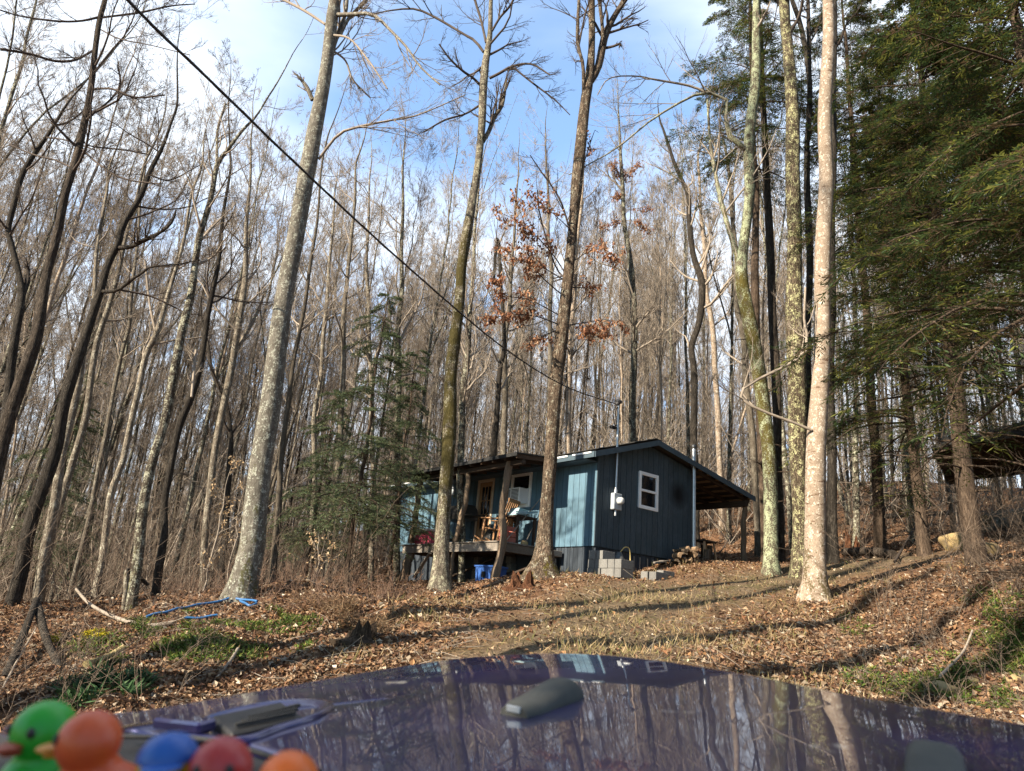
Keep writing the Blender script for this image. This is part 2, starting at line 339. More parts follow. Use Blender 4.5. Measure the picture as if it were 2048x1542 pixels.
def gp(px, py, ymax=90):
    """where the view ray of a photo pixel meets the ground"""
    q = ray(px, py); t = np.linspace(2, ymax, 900); P = q[None]*t[:, None]; h = P[:, 2]-ground(P[:, 0], P[:, 1])
    i = np.argmax(h < 0); i = i if h.min() < 0 else len(t)-1
    return P[i]

def axis(lo, hi, flo, fhi, f, c):
    a = [np.arange(flo, fhi, f)]
    l, s = flo, f
    left = []
    while l > lo: s = min(s*1.25, c); l -= s; left.append(l)
    r, s = fhi, f; right = []
    while r < hi: right.append(r); s = min(s*1.25, c); r += s
    return np.concatenate([left[::-1], a[0], right])
gx = axis(-600, 600, -12, 16, .17, 30); gy = axis(-80, 900, 4, 24, .17, 30)
XX, YY = np.meshgrid(gx, gy); ZZ = ground(XX, YY)
mb = MB(); nx, ny = len(gx), len(gy); ii = np.arange(nx*ny).reshape(ny, nx)
Fg = np.stack([ii[:-1, :-1], ii[:-1, 1:], ii[1:, 1:], ii[1:, :-1]], -1).reshape(-1, 4)
dv = np.clip(1.35-drive_d(XX, YY)/1.6+fbm(XX*.8, YY*.8)*.5, 0, 1)
dvf = dv.ravel()[Fg].mean(1)
mb.add(np.stack([XX, YY, ZZ], -1), Fg, 0, np.stack([dvf, dvf, dvf], 1))
def ground_mat():
    m, n, l, b = new_mat('leaf_litter_ground'); v = coords(n, l); a = n.new('ShaderNodeAttribute'); a.attribute_name = 'Col'
    vo = n.new('ShaderNodeTexVoronoi'); vo.inputs['Scale'].default_value = 11; l.new(v, vo.inputs['Vector'])
    sp = n.new('ShaderNodeSeparateColor'); l.new(vo.outputs['Color'], sp.inputs[0])
    r = n.new('ShaderNodeValToRGB'); l.new(sp.outputs[0], r.inputs[0]); e = r.color_ramp.elements
    e[0].color = (.075, .036, .02, 1); e[1].color = (.25, .155, .095, 1)
    for p, c in ((.3, (.13, .07, .04, 1)), (.55, (.20, .115, .065, 1)), (.8, (.27, .15, .085, 1))): q = e.new(p); q.color = c
    big = noise(n, l, v, .9, 5, .6); c = mix(n, l, mapr(n, l, big, .35, .65, 0, .6), r.outputs[0], (.10, .055, .03))
    # the drive: packed earth, chaff and short dry grass
    g1 = noise(n, l, v, 26, 6, .7); g2 = noise(n, l, v, 1.6, 4, .6)
    d = mix(n, l, mapr(n, l, g1, .35, .65), (.05, .036, .024), (.235, .175, .115)); d = mix(n, l, mapr(n, l, g2, .5, .68, 0, .6), d, (.095, .085, .035))
    c = mix(n, l, a.outputs['Color'], c, d); l.new(c, b.inputs['Base Color']); b.inputs['Roughness'].default_value = .95; b.inputs['Specular IOR Level'].default_value = .1
    bump(n, l, b, math_(n, l, 'ADD', vo.outputs['Distance'], g1), .9, .05)
    return m
ground_o = tag(mb.build('ground', ground_mat(), smooth=True), kind='structure')

# ------------------------------------------------------------------ the cabin
M_sid = planks('blue_painted_siding', (.074, .145, .205), (.115, .20, .272), 2, 5, .66, .55, (.075, .125, .15))
def shaded_gable_mat():
    m, n, l, b = new_mat('shaded_blue_gable_siding'); v = coords(n, l, (7, 7, .6)); z = noise(n, l, v, 6, 6, .65, 1.6); z2 = noise(n, l, coords(n, l), 1.4, 5, .6)
    c = mix(n, l, mapr(n, l, z, .35, .66), (.036, .054, .070), (.078, .102, .122)); c = mix(n, l, mapr(n, l, z2, .42, .72, 0, .5), c, (.026, .046, .058))  # front wall's blue, darkened: the gable's grazing shade is put into the colour
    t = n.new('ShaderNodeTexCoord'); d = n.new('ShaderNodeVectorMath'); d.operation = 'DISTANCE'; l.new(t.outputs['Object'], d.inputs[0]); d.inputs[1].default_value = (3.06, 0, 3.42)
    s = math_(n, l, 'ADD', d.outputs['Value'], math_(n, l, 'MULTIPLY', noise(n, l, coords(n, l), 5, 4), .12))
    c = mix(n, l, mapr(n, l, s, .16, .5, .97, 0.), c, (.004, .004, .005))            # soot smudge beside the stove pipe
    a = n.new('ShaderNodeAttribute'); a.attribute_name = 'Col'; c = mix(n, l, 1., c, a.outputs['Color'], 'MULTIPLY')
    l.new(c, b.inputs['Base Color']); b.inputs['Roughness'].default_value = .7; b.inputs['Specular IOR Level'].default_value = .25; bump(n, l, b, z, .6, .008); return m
M_gab_shade = shaded_gable_mat()
M_trim = paint('dark_blue_trim', (.035, .06, .082), (.05, .08, .105), 6, .6, bmp=.2)
M_dark = planks('dark_skirt_boards', (.030, .040, .055), (.055, .068, .085), 2, 5, .7, .4)
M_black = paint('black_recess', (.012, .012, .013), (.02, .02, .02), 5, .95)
M_roof = paint('dark_roll_roofing', (.022, .021, .021), (.05, .046, .043), 30, .9, bmp=.5)
M_oldw = planks('weathered_wood', (.19, .165, .14), (.30, .27, .24), 1, 5, .85, .5, (.09, .075, .06))
M_under = planks('bare_brown_boards', (.26, .18, .12), (.38, .28, .19), 0, 4, .85, .4)
M_brn = planks('dark_brown_lumber', (.040, .028, .02), (.075, .052, .038), 1, 5, .85, .4)
M_white = paint('white_vinyl', (.86, .88, .90), (.76, .78, .80), 5, .45)
M_tan = planks('varnished_pine_trim', (.36, .21, .11), (.47, .29, .16), 2, 5, .5, .3)
M_cream = paint('cream_painted_wood', (.62, .50, .38), (.52, .41, .31), 6, .6)
M_galv = paint('galvanised_steel', (.55, .57, .60), (.42, .44, .46), 9, .38, metal=.85)
M_grey = paint('grey_enamel', (.36, .40, .44), (.28, .31, .34), 8, .45)
M_alu = paint('bright_drip_edge', (.75, .77, .80), (.6, .62, .65), 9, .4)
def glass_mat(nm='window_glass', c=(.012, .014, .018)):
    m, n, l, b = new_mat(nm); b.inputs['Base Color'].default_value = (*c, 1); b.inputs['Roughness'].default_value = .04; b.inputs['Specular IOR Level'].default_value = .6; return m
M_glass = glass_mat()
M_glow = paint('inside_blind', (.16, .14, .11), (.05, .045, .04), 4, .9)

cabin = thing('cabin', 'blue board-sided one-storey cabin on a raised skirt with a low gable roof', 'cabin', CO, YAW)
RX, RZ, EX, EZ, BX, BZ, OV = 1.88, 4.634, -.40, 3.876, 6.17, 3.876, .29
def roof_z(x): return RZ-(RX-x)*(RZ-EZ)/(RX-EX) if x < RX else RZ-(x-RX)*(RZ-BZ)/(BX-RX)
rs = random.Random(4)
def shade(a=.12): v = 1-rs.random()*a; return (v, v, v)
# front wall: vertical boards with narrow grooves, holes left for door and window
DOOR = (4.10, 4.88, 1.72, 3.70); WIN = (2.46, 3.28, 2.80, 3.70); GWIN = (1.50, 2.20, 2.86, 3.76)
mb = MB(); pitch = .203; gv = .014; y = 0.
while y < L_-.01:
    y1 = min(y+pitch, L_); segs = [(ZF, roof_z(0)-.10)]
    for a, b, c, d in (DOOR, WIN):
        if y1 > a and y < b: segs = [(p, q) for s0, s1 in segs for p, q in ((s0, min(s1, c)), (max(s0, d), s1)) if q-p > .02]
    for s0, s1 in segs: mb.box((0, y+gv/2, s0), (.016, y1-gv/2, s1), 0, .003, col=shade())
    y = y1
bk = MB(); bk.box((.012, .02, ZF+.02), (.06, DOOR[0], roof_z(0)-.12)); bk.box((.012, DOOR[1], ZF+.02), (.06, L_-.02, roof_z(0)-.12)); bk.box((.012, DOOR[0]+.002, DOOR[3]), (.06, DOOR[1]-.002, roof_z(0)-.12))
M_groove = paint('groove_shadow_paint', (.05, .09, .115), (.06, .10, .13), 4, .9)
fw_ = mb.build('front_wall', M_sid, cabin); bk.build('sheathing', M_groove, fw_)
# gable wall
mb = MB(); x = 0.
while x < W_-.01:
    x1 = min(x+pitch, W_); a, b = x+gv/2, x1-gv/2
    tops = [(a, roof_z(a)-.13), (b, roof_z(b)-.13)]
    if a < RX < b: tops.insert(1, (RX, roof_z(RX)-.13))
    zlo = ZF
    if x1 > GWIN[0] and x < GWIN[1]:
        mb.prism([(a, zlo), (b, zlo), (b, GWIN[2]), (a, GWIN[2])], 1, 0, .016, 0, shade(.16)); mb.prism([(a, GWIN[3]), (b, GWIN[3])]+tops[::-1], 1, 0, .016, 0, shade(.16))
    else: mb.prism([(a, zlo), (b, zlo)]+tops[::-1], 1, 0, .016, 0, shade(.16))
    x = x1
gw_ = mb.build('gable_wall', M_gab_shade, cabin)
bk = MB(); bk.prism([(.02, ZF+.02), (W_-.02, ZF+.02), (W_-.02, roof_z(W_)-.16), (RX, RZ-.16), (.02, roof_z(0)-.16)], 1, .013, .06); bk.build('sheathing', M_groove, gw_)
mb = MB(); mb.box((W_-.05, .0, 1.0), (W_, L_, roof_z(W_)-.13)); mb.prism([(.05, 1.0), (W_-.06, 1.0), (W_-.06, roof_z(W_)-.13), (RX, RZ-.13), (.05, roof_z(0)-.13)], 1, L_-.05, L_)
mb.build('rear_wall', M_sid, cabin)
mb = MB(); mb.box((-.022, -.024, ZF), (.05, .0, roof_z(0)-.12)); mb.build('corner_board', M_gab_shade, cabin); mb = MB(); mb.box((-.024, .001, ZF), (-.0005, .06, roof_z(0)-.12)); mb.build('corner_board', M_sid, cabin); mb = MB(); mb.box((-.022, L_-.06, ZF), (-.0005, L_+.02, roof_z(0)-.12)); mb.build('corner_board', M_sid, cabin)
# skirt under the walls
mb = MB(); y = 0.
while y < L_-.01:
    q = rs.uniform(.09, .16)
    if not 1.9 < y < 6.0: mb.box((.04, y, -.3), (.055+rs.random()*.012, min(y+q-.01, L_), ZF-.002), 0, .003, col=shade(.35))
    y += q
mb.box((.075, .03, -.3), (.12, L_, ZF-.01)); sk = mb.build('front_skirt', M_dark, cabin)
mb = MB(); x = .02
while x < W_:
    q = rs.uniform(.12, .2); mb.box((x, .05, .6), (x+q-.012, .062+rs.random()*.01, ZF-.002), 0, .003, col=shade(.4)); x += q
mb.box((.03, .08, .6), (W_-.02, .12, ZF-.01)); gs = mb.build('gable_skirt', M_dark, cabin)
for x in (.22, .55, .95, 1.42, 1.64, 1.92, 2.13, 2.42, 2.62, 2.83):
    b1 = MB(); b1.bar((x+rs.uniform(-.02, .02), .035, .7), (x, .035, ZF-.08), .028, .02, 0, .003, (0, 1, 0)); b1.build('batten', M_oldw, gs)
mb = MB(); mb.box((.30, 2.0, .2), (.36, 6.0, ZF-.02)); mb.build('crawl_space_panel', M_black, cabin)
# roof
mb = MB(); th = .07
mb.prism([(EX, EZ-th), (RX, RZ-th), (RX, RZ), (EX, EZ)], 1, -OV, L_+.2); mb.prism([(RX, RZ-th), (BX, BZ-th), (BX, BZ), (RX, RZ)], 1, -OV, L_+.2)
mb.bar((RX, -OV-.005, RZ+.008), (RX, L_+.2, RZ+.008), .3, .016)
roof = mb.build('roof', M_roof, cabin)
mb = MB(); mb.prism([(EX-.004, EZ-.15), (RX, RZ-.15), (RX, RZ-.012), (EX-.004, EZ-.012)], 1, -OV-.025, -OV-.002); mb.prism([(RX, RZ-.16), (BX, BZ-.16), (BX, BZ-.012), (RX, RZ-.012)], 1, -OV-.025, -OV-.002)
mb.build('rake_board', M_trim, roof)
mb = MB(); mb.box((EX-.03, -OV, EZ-.15), (EX-.004, L_+.2, EZ-.012)); mb.build('eave_board', M_trim, roof)
for a, b in ((-.2, .45), (.62, 1.2), (6.2, 7.4), (7.7, 9.3)): mb = MB(); mb.box((EX-.045, a, EZ-.05), (EX-.031, b, EZ-.012)); mb.build('drip_edge', M_alu, roof)
mb = MB(); mb.box((EX+.01, 0, EZ-.17), (0, L_, EZ-.15)); mb.build('soffit', M_trim, roof)
mb = MB(); s2 = (RZ-BZ)/(BX-RX)
for k in range(14):
    y = -.12+k*.70
    mb.bar((W_-.02, y, roof_z(W_)-.145), (BX-.05, y, BZ-.145), .05, .11, 0, .004)
mb.build('rafters', M_brn, roof)
mb = MB()
for k in range(7):
    x = W_+.15+k*.385
    mb.bar((x, -OV+.02, roof_z(x)-.083), (x, L_+.1, roof_z(x)-.083), .20, .022, 0, .003, col=shade(.35))
mb.build('roof_boards', M_under, roof)
mb = MB(); mb.box((BX-.38, -.25, BZ-.34), (BX-.28, L_, BZ-.17), 0, .006); mb.build('beam', M_brn, cabin)
def log_mat(): return bark('peeled_log', (.20, .145, .10), (.36, .275, .20), 10, .15, None, None, None, .85, .5, 0)
M_log = log_mat()
def log(P, R, k=10, mb=None):
    mb = mb or MB(); Q = cr(np.hstack([A(P, float), A(R, float)[:, None]]), 22)
    Q[:, :2] += .012*np.sin(np.arange(22)[:, None]*.9+A([0, 2.])+len(P)); mb.tubes(Q[:, :3], Q[:, 3]*(1+.07*np.sin(np.arange(22)*1.7)), k); return mb
log([(6.0, -.05, 1.2), (5.96, -.02, 2.6), (5.93, -.1, BZ-.33)], [.085, .08, .075]).build('post', M_log, cabin, True)
log([(5.9, 4.5, 1.5), (5.85, 4.5, 2.6), (5.86, 4.5, BZ-.33)], [.085, .08, .075]).build('post', M_log, cabin, True)
# porch: deck, posts, roof
PX, PY0, PY1, PZ = -1.45, 1.72, 6.28, 1.70
porch = None
mb = MB(); y = PY0
x = PX-.03
while x < -.03:
    mb.box((x, PY0-.03, PZ-.035), (min(x+.135, -.026), PY1+.03, PZ), 0, .004, col=shade(.35)); x += .142
mb.build('porch_deck', M_oldw, cabin)
mb = MB(); mb.box((PX, PY0+.05, PZ-.24), (PX+.045, PY1, PZ-.037), 0, .005); mb.box((PX, PY0, PZ-.24), (-.03, PY0+.045, PZ-.037), 0, .005, col=(.6, .55, .5)); mb.box((PX, PY1-.045, PZ-.24), (-.03, PY1+.001, PZ-.037), 0, .005)
for k in range(1, 8): mb.box((PX+.05, PY0+k*.57, PZ-.22), (-.03, PY0+k*.57+.045, PZ-.037), 0, 0, col=(.45, .4, .36))
mb.build('porch_joists', M_oldw, cabin)
PRZ0, PRZ1, PRX = 3.85, 3.735, -1.72
log([(PX-.06, 1.66, .2), (PX-.1, 1.70, .75), (PX+.0, 1.66, 1.3), (PX+.02, 1.66, 1.9), (PX-.02, 1.72, 2.6), (PX+.0, 1.58, 3.62)], [.125, .12, .10, .09, .088, .095]).build('post', M_log, cabin, True)
log([(PX+.02, 3.66, 1.70), (PX+.02, 3.60, 2.0), (PX+.02, 3.42, 2.6), (PX+.05, 3.40, 3.1), (PX+.04, 3.46, 3.62)], [.07, .065, .075, .07, .075]).build('post', M_log, cabin, True)
log([(PX+.06, 3.74, .3), (PX+.04, 3.72, 1.46)], [.05, .05]).build('post', M_log, cabin, True)
log([(PX-.05, 5.78, 1.71), (PX-.02, 5.74, 2.5), (PX, 5.78, 3.62)], [.085, .085, .085]).build('post', M_log, cabin, True)
log([(PX-.05, 5.98, .2), (PX-.02, 5.94, .9), (PX+.05, 5.90, 1.46)], [.17, .14, .12]).build('post', M_log, cabin, True)
log([(-.85, 5.55, 1.71), (-.80, 5.62, 2.3), (-.85, 5.50, 3.0), (-.8, 5.6, 3.74)], [.055, .065, .05, .05]).build('post', M_log, cabin, True)
mb = MB(); ps = (PRZ0-PRZ1)/(EX-.03-PRX)
mb.prism([(PRX, PRZ1-.03), (EX-.035, PRZ0-.03), (EX-.035, PRZ0), (PRX, PRZ1)], 1, 1.0, 6.35); pr = mb.build('porch_roof', M_roof, cabin)
mb = MB()
for k in range(12): mb.bar((PRX+.03, 1.06+k*.475, PRZ1-.085), (EX-.05, 1.06+k*.475, PRZ0-.085), .045, .1, 0, .004, col=(.9, .9, .9) if k % 3 else (1.6, 1.5, 1.4))
mb.build('rafters', M_brn, pr)
mb = MB(); mb.box((PRX-.02, .98, PRZ1-.09), (PRX-.001, 6.36, PRZ1-.004)); mb.build('fascia', M_black, pr)
mb = MB(); mb.box((PX-.05, 1.05, 3.50), (PX+.06, 6.3, 3.61), 0, .008); mb.build('porch_beam', M_brn, cabin)
mb = MB()
mb.bar((PX-.02, 4.75, PZ-.26), (PX+.02, 5.5, .8), .09, .04); mb.build('brace', M_oldw, cabin)
for a, b in (((-.1, 1.9, 1.2), (-1.3, 3.1, .75)), ((-.4, 3.3, 1.4), (-1.0, 4.6, .8)), ((-1.15, .75, 1.15), (-1.35, 2.1, .72))):
    mb = MB(); mb.bar(a, b, .1, .04); mb.build('brace', M_brn, cabin)
M_blk = paint('concrete_block', (.24, .235, .225), (.14, .138, .132), 30, .95, bmp=.5, rnd=.6)
def pier(x, y, z0, z1):
    mb = MB(); z = z1; k = 0
    while z > z0:
        dx, dy = rs.uniform(-.02, .02), rs.uniform(-.02, .02); mb.box((x-.1+dx, y-.1+dy, z-.19), (x+.1+dx, y+.1+dy, z), 0, .01, col=shade(.3)); z -= .195
    mb.build('block_pier', M_blk, cabin)
pier(-.2, 1.28, .8, 1.42); pier(-.02, 4.5, .5, 1.5); pier(-.02, 3.0, .5, 1.5)
mb = MB(); mb.box((-.32, 1.05, 1.46), (-.03, 1.70, 1.60), 0, .006); mb.build('step_board', M_oldw, cabin)
# door
d = MB(); a, b, c, e = DOOR
d.box((-.012, a, c), (.03, a+.07, e)); d.box((-.012, b-.07, c), (.03, b, e)); d.box((-.012, a+.07, e-.08), (.03, b-.07, e)); door = d.build('door', M_cream, cabin)
d = MB(); a2, b2, c2, e2 = a+.075, b-.075, c+.01, e-.085
d.box((.03, a2, c2), (.07, a2+.1, e2)); d.box((.03, b2-.1, c2), (.07, b2, e2)); d.box((.03, a2+.1, c2), (.07, b2-.1, c2+.55)); d.box((.03, a2+.1, e2-.12), (.07, b2-.1, e2))
d.build('door_leaf', M_tan, door)
d = MB(); d.box((.05, a2+.1, c2+.55), (.06, b2-.1, e2-.12)); d.build('pane', M_glass, door)
d = MB(); zz = np.linspace(c2+.55, e2-.12, 4)
for z in zz[1:-1]: d.box((.036, a2+.1, z-.012), (.049, b2-.1, z+.012))
for y in np.linspace(a2+.1, b2-.1, 4)[1:-1]: d.box((.034, y-.01, c2+.55), (.0485, y+.01, e2-.12))
d.build('muntins', M_tan, door)
d = MB(); d.ell((.012, a2+.05, 2.68), (.03, .025, .025)); d.build('handle', M_galv, door)
# front window with an air conditioner
def window(axis, w, name='window', split=True):
    a, b, c, e = w; f = MB(); t = .065
    def bx(m, p0, p1, q0, q1, d0, d1): m.box((d0, p0, q0), (d1, p1, q1), 0, .004) if axis == 'f' else m.box((p0, d0, q0), (p1, d1, q1), 0, .004)
    bx(f, a-.02, a+t, c-.02, e+.02, -.03, .03); bx(f, b-t, b+.02, c-.02, e+.02, -.03, .03); bx(f, a+t, b-t, c-.02, c+t, -.03, .03); bx(f, a+t, b-t, e-t, e+.02, -.03, .03)
    o = f.build(name, M_white, cabin); f = MB(); m_ = (c+e)/2; bx(f, a+t, b-t, m_-.03, m_+.03, -.018, .03); f.build('sash_rail', M_white, o)
    f = MB(); bx(f, a+t, b-t, m_+.03, e-t, .006, .014); f.build('pane', M_glass, o); f = MB(); bx(f, a+t, b-t, c+t, m_-.03, .012, .02); f.build('pane', M_glass, o); return o
w1 = window('f', WIN); w2 = window('g', GWIN)

# ------------------------------------------------------------------ things on and around the cabin
def at(o, label, cat, group=None): return tag(o, label, cat, group)
def hthing(name, label, cat, x, y, z, rz=0, group=None): return thing(name, label, cat, H(x, y, z), YAW+rz, group)
# air conditioner in the lower sash
t = ac_ = hthing('air_conditioner', 'white window air conditioner set in the lower half of the front window', 'air conditioner', -.03, 2.86, 2.86)
m = MB(); m.box((-.30, -.33, 0), (.02, .33, .40), 0, .015); m.build('housing', M_white, t)
m = MB()
for k in range(9): m.box((-.308, -.30, .05+k*.036), (-.3005, .0, .068+k*.036))
m.build('grille', M_black, t)
m = MB(); m.box((-.307, .05, .05), (-.3005, .29, .36), 0, .002); m.build('vent_panel', paint('ac_grey', (.30, .31, .33), (.25, .26, .27), 6, .6), t)
# electric meter, service mast
t = hthing('electric_meter', 'grey electric meter box with round glass meter on the gable wall', 'electric meter', .62, -.004, 2.64)
m = MB(); m.box((-.15, -.13, 0), (.13, 0, .40), 0, .012); m.build('housing', M_grey, t)
m = MB(); m.lathe([(0, 0), (.088, 0), (.09, .02), (.082, .10), (.06, .13), (0, .135)], (.02, -.13, .22), 22, 0, A([[1, 0, 0], [0, 0, -1], [0, 1, 0]], float)); m.build('meter_dial', paint('meter_glass', (.55, .58, .60), (.40, .42, .44), 14, .15), t, True)
m = MB(); m.tubes(A([(-.02, -.06, -.14), (-.02, -.06, .0)]), A([.028, .028]), 10); m.build('cable_conduit', M_galv, t, True)
t = hthing('service_mast', 'thin galvanised service mast rising from the meter through the roof', 'service mast', .58, -.07, 3.03)
m = MB(); m.tubes(A([(0, 0, 0), (.0, 0, .8), (-.02, 0, 2.30)]), A([.03]*3), 12); m.tubes(A([(0, 0, .02), (0, 0, .10)]), A([.045, .045]), 12); m.build('pipe', M_galv, t, True)
m = MB(); m.ell((-.03, -.02, 2.34), (.10, .07, .065)); m.box((-.11, -.06, 2.24), (-.02, .03, 2.32), 0, .02); m.build('weather_head', paint('dark_grey_cap', (.05, .05, .055), (.08, .08, .085), 5, .6), t, True)
m = MB(); m.tubes(cr(A([(-.08, 0, 2.27), (-.22, -.03, 2.0), (-.20, -.06, 1.72), (-.1, -.04, 1.7), (-.12, 0, 2.05), (-.04, 0, 2.2)]), 24), np.full(24, .012), 6); m.build('drip_loop', M_black, t, True)
m = MB(); m.box((-.27, -.05, 1.60), (-.08, .05, 1.67), 0, .02); m.build('splice_cover', M_black, t)
MAST = H(.56, -.07, 5.30)
# stove pipe
t = hthing('stove_pipe', 'shiny galvanised stove pipe standing up the gable end beside soot', 'stove pipe', 3.50, -.16, 1.95)
m = MB(); m.tubes(A([(0, 0, -.12), (0, 0, 1.0), (0, 0, 2.84)]), A([.055]*3), 18); m.build('flue', M_galv, t, True)
m = MB(); m.tubes(A([(-.50, -.03, .05), (-.05, -.01, .05)]), A([.05, .05]), 16); m.build('inlet', M_galv, t, True)
m = MB(); m.lathe([(.056, 0), (.075, .0), (.075, .05), (.056, .05)], (0, 0, 2.3), 18); m.box((-.14, -.02, 2.30), (-.02, .02, 2.34)); m.build('bracket', M_galv, t)
m = MB(); m.lathe([(.055, 0), (.066, .0), (.066, .10), (.0, .13)], (0, 0, 2.80), 18); m.build('cap', paint('sooty_cap', (.10, .10, .105), (.2, .2, .2), 8, .5, metal=.6), t, True)
# cooler
M_red = paint('faded_red_plastic', (.66, .085, .16), (.58, .07, .13), 4, .45); M_wpl = paint('white_plastic', (.78, .78, .80), (.70, .70, .72), 5, .5)
t = hthing('cooler', 'pinkish red picnic cooler with a white lid at the porch edge', 'cooler', -1.2, 5.42, PZ, .12)
m = MB(); m.box((-.19, -.36, 0), (.19, .36, .36), 0, .03); m.build('body', M_red, t)
m = MB(); m.box((-.20, -.37, .362), (.20, .37, .43), 0, .025); m.build('lid', M_wpl, t)
m = MB(); m.tubes(cr(A([(-.08, -.37, .33), (-.09, -.41, .28), (.09, -.41, .28), (.08, -.37, .33)]), 16), np.full(16, .012), 8); m.build('handle', M_wpl, t, True)
# gas grill
M_blkp = paint('black_enamel', (.014, .014, .015), (.025, .024, .023), 8, .45)
t = hthing('barbecue_grill', 'black barrel barbecue grill with hood and side shelf on the porch', 'grill', -.55, 4.85, PZ)
m = MB(); P = [(-.26, .75), (.26, .75), (.28, .88), (-.28, .88)]; m.prism(P, 1, -.5, .5); m.prism([(-.28, .885), (.28, .885), (.25, 1.05), (.13, 1.16), (-.13, 1.16), (-.25, 1.05)], 1, -.48, .48); m.build('hood', M_blkp, t)
m = MB(); m.box((-.24, .52, .84), (.24, .95, .87), 0, .006); m.box((-.24, -.9, .84), (.24, -.52, .87), 0, .006); m.build('side_shelf', M_blkp, t)
for sx in (-.22, .22):
    for sy in (-.42, .42): m = MB(); m.tubes(A([(sx, sy, 0), (sx, sy, .75)]), A([.018, .018]), 8); m.build('leg', M_blkp, t, True)
m = MB(); m.box((-.24, -.42, .2), (.24, .42, .22)); m.build('lower_shelf', M_blkp, t)
t = hthing('galvanised_bucket', 'small ribbed galvanised bucket hanging upside down above the grill', 'bucket', -.62, 5.42, 2.60)
m = MB(); m.lathe([(0, .42), (.05, .42), (.10, .32), (.13, .2), (.135, .19), (.15, .06), (.16, .05), (.17, 0)], k=24); m.build('pail', paint('dull_zinc', (.30, .34, .37), (.20, .23, .26), 20, .5, metal=.5, stretch=(1, 1, 6)), t, True)
m = MB(); m.tubes(A([(0, 0, .42), (-.03, 0, 1.0)]), A([.006, .006]), 6); m.build('hook', M_blkp, t)
t = hthing('kettle_lid', 'round black kettle grill lid leaning on the wall behind the crooked post', 'grill lid', -.09, 3.98, PZ+.02)
m = MB(); m.lathe([(0, .13), (.10, .12), (.20, .07), (.25, 0), (.262, -.005), (.25, -.02)], (0, 0, .26), 26, 0, A([[0, 0, -1], [0, 1, 0], [1, 0, .0]], float)); m.build('dome', M_blkp, t, True)
m = MB(); m.tubes(cr(A([(-.13, -.06, .26), (-.17, -.04, .26), (-.17, .04, .26), (-.13, .06, .26)]), 12), np.full(12, .01), 6); m.build('handle', M_blkp, t)
# rocking chair
M_pine = planks('orange_pine', (.30, .15, .065), (.38, .21, .105), 2, 4, .55, .2)
t = hthing('rocking_chair', 'orange pine slatted rocking chair facing left on the porch', 'rocking chair', -.95, 2.55, PZ, .35)
for sx in (-.26, .26):
    Q = cr(A([(sx, -.38, .10), (sx, -.1, .03), (sx, .2, .04), (sx, .48, .16)]), 14); m = MB(); m.tubes(Q, np.full(14, .022), 6); m.build('rocker', M_pine, t, True)
    m = MB(); m.bar((sx, .26, .06), (sx, .22, .60), .05, .04, 0, .004, (1, 0, 0)); m.build('leg', M_pine, t)
    m = MB(); m.bar((sx, -.2, .06), (sx, -.30, .62), .05, .04, 0, .004, (1, 0, 0)); m.build('leg', M_pine, t)
    m = MB(); m.bar((sx, .34, .62), (sx, -.34, .60), .08, .025, 0, .005); m.build('arm', M_pine, t)
m = MB()
for k in range(6): m.bar((-.27, .24-k*.085, .38-k*.012), (.27, .24-k*.085, .38-k*.012), .07, .02, 0, .004)
m.build('seat', M_pine, t)
m = MB()
for k in range(6): m.bar((-.23+k*.092, -.20, .36), (-.23+k*.092, -.46, 1.08), .065, .02, 0, .004, (0, 1, 0))
m.bar((-.28, -.46, 1.07), (.28, -.46, 1.07), .09, .025, 0, .005, (0, 1, 0)); m.bar((-.28, -.22, .42), (.28, -.22, .42), .06, .025, 0, .005, (0, 1, 0)); m.build('backrest', M_pine, t)
# table with pale boards, chest, poles
t = hthing('porch_table', 'dark low wooden table at the right end of the porch', 'table', -.62, 2.0, PZ)
m = MB(); m.box((-.32, -.26, .66), (.32, .62, .70), 0, .006); m.build('top', M_brn, t)
for sx in (-.27, .27):
    for sy in (-.2, .56): m = MB(); m.box((sx-.03, sy-.03, 0), (sx+.03, sy+.03, .66)); m.build('leg', M_brn, t)
M_pale = paint('pale_blue_plastic', (.30, .45, .50), (.24, .37, .42), 5, .5)
t = hthing('wash_tub', 'pale blue upturned plastic tub lying on the porch table', 'tub', -.64, 2.28, PZ+.705, .3)
m = MB(); m.prism([(-.32, 0), (.32, 0), (.30, .03), (.22, .20), (-.22, .20), (-.30, .03)], 1, -.30, .26); m.build('shell', M_pale, t)
m = MB(); m.box((-.34, -.32, .0), (.34, -.302, .03)); m.box((-.34, .262, .0), (.34, .28, .03)); m.build('rim', M_pale, t)
t = hthing('storage_tray', 'second pale blue tray tilted on the right end of the porch table', 'tray', -.60, 1.86, PZ+.705, -.2)
m = MB(); m.bar((-.25, -.22, .02), (.25, .12, .16), .30, .04, 0, .012); m.build('pan', M_pale, t); m = MB(); m.bar((-.25, -.22, .07), (-.20, -.19, .08), .32, .03); m.build('lip', M_pale, t)
t = hthing('wooden_crate', 'faded red wooden crate under the porch table', 'crate', -1.05, 1.95, PZ)
m = MB()
for z in (0.0, .13, .26): m.box((-.16, -.16, z+.01), (.16, -.14, z+.12), 0, .003); m.box((-.16, .14, z+.01), (.16, .16, z+.12), 0, .003); m.box((-.16, -.139, z+.01), (-.14, .139, z+.12), 0, .003); m.box((.14, -.139, z+.01), (.16, .139, z+.12), 0, .003)
m.build('sides', paint('faded_red_paint', (.30, .07, .05), (.36, .14, .10), 9, .8), t); m = MB(); m.box((-.14, -.14, .0), (.14, .14, .02)); m.build('bottom', M_oldw, t)
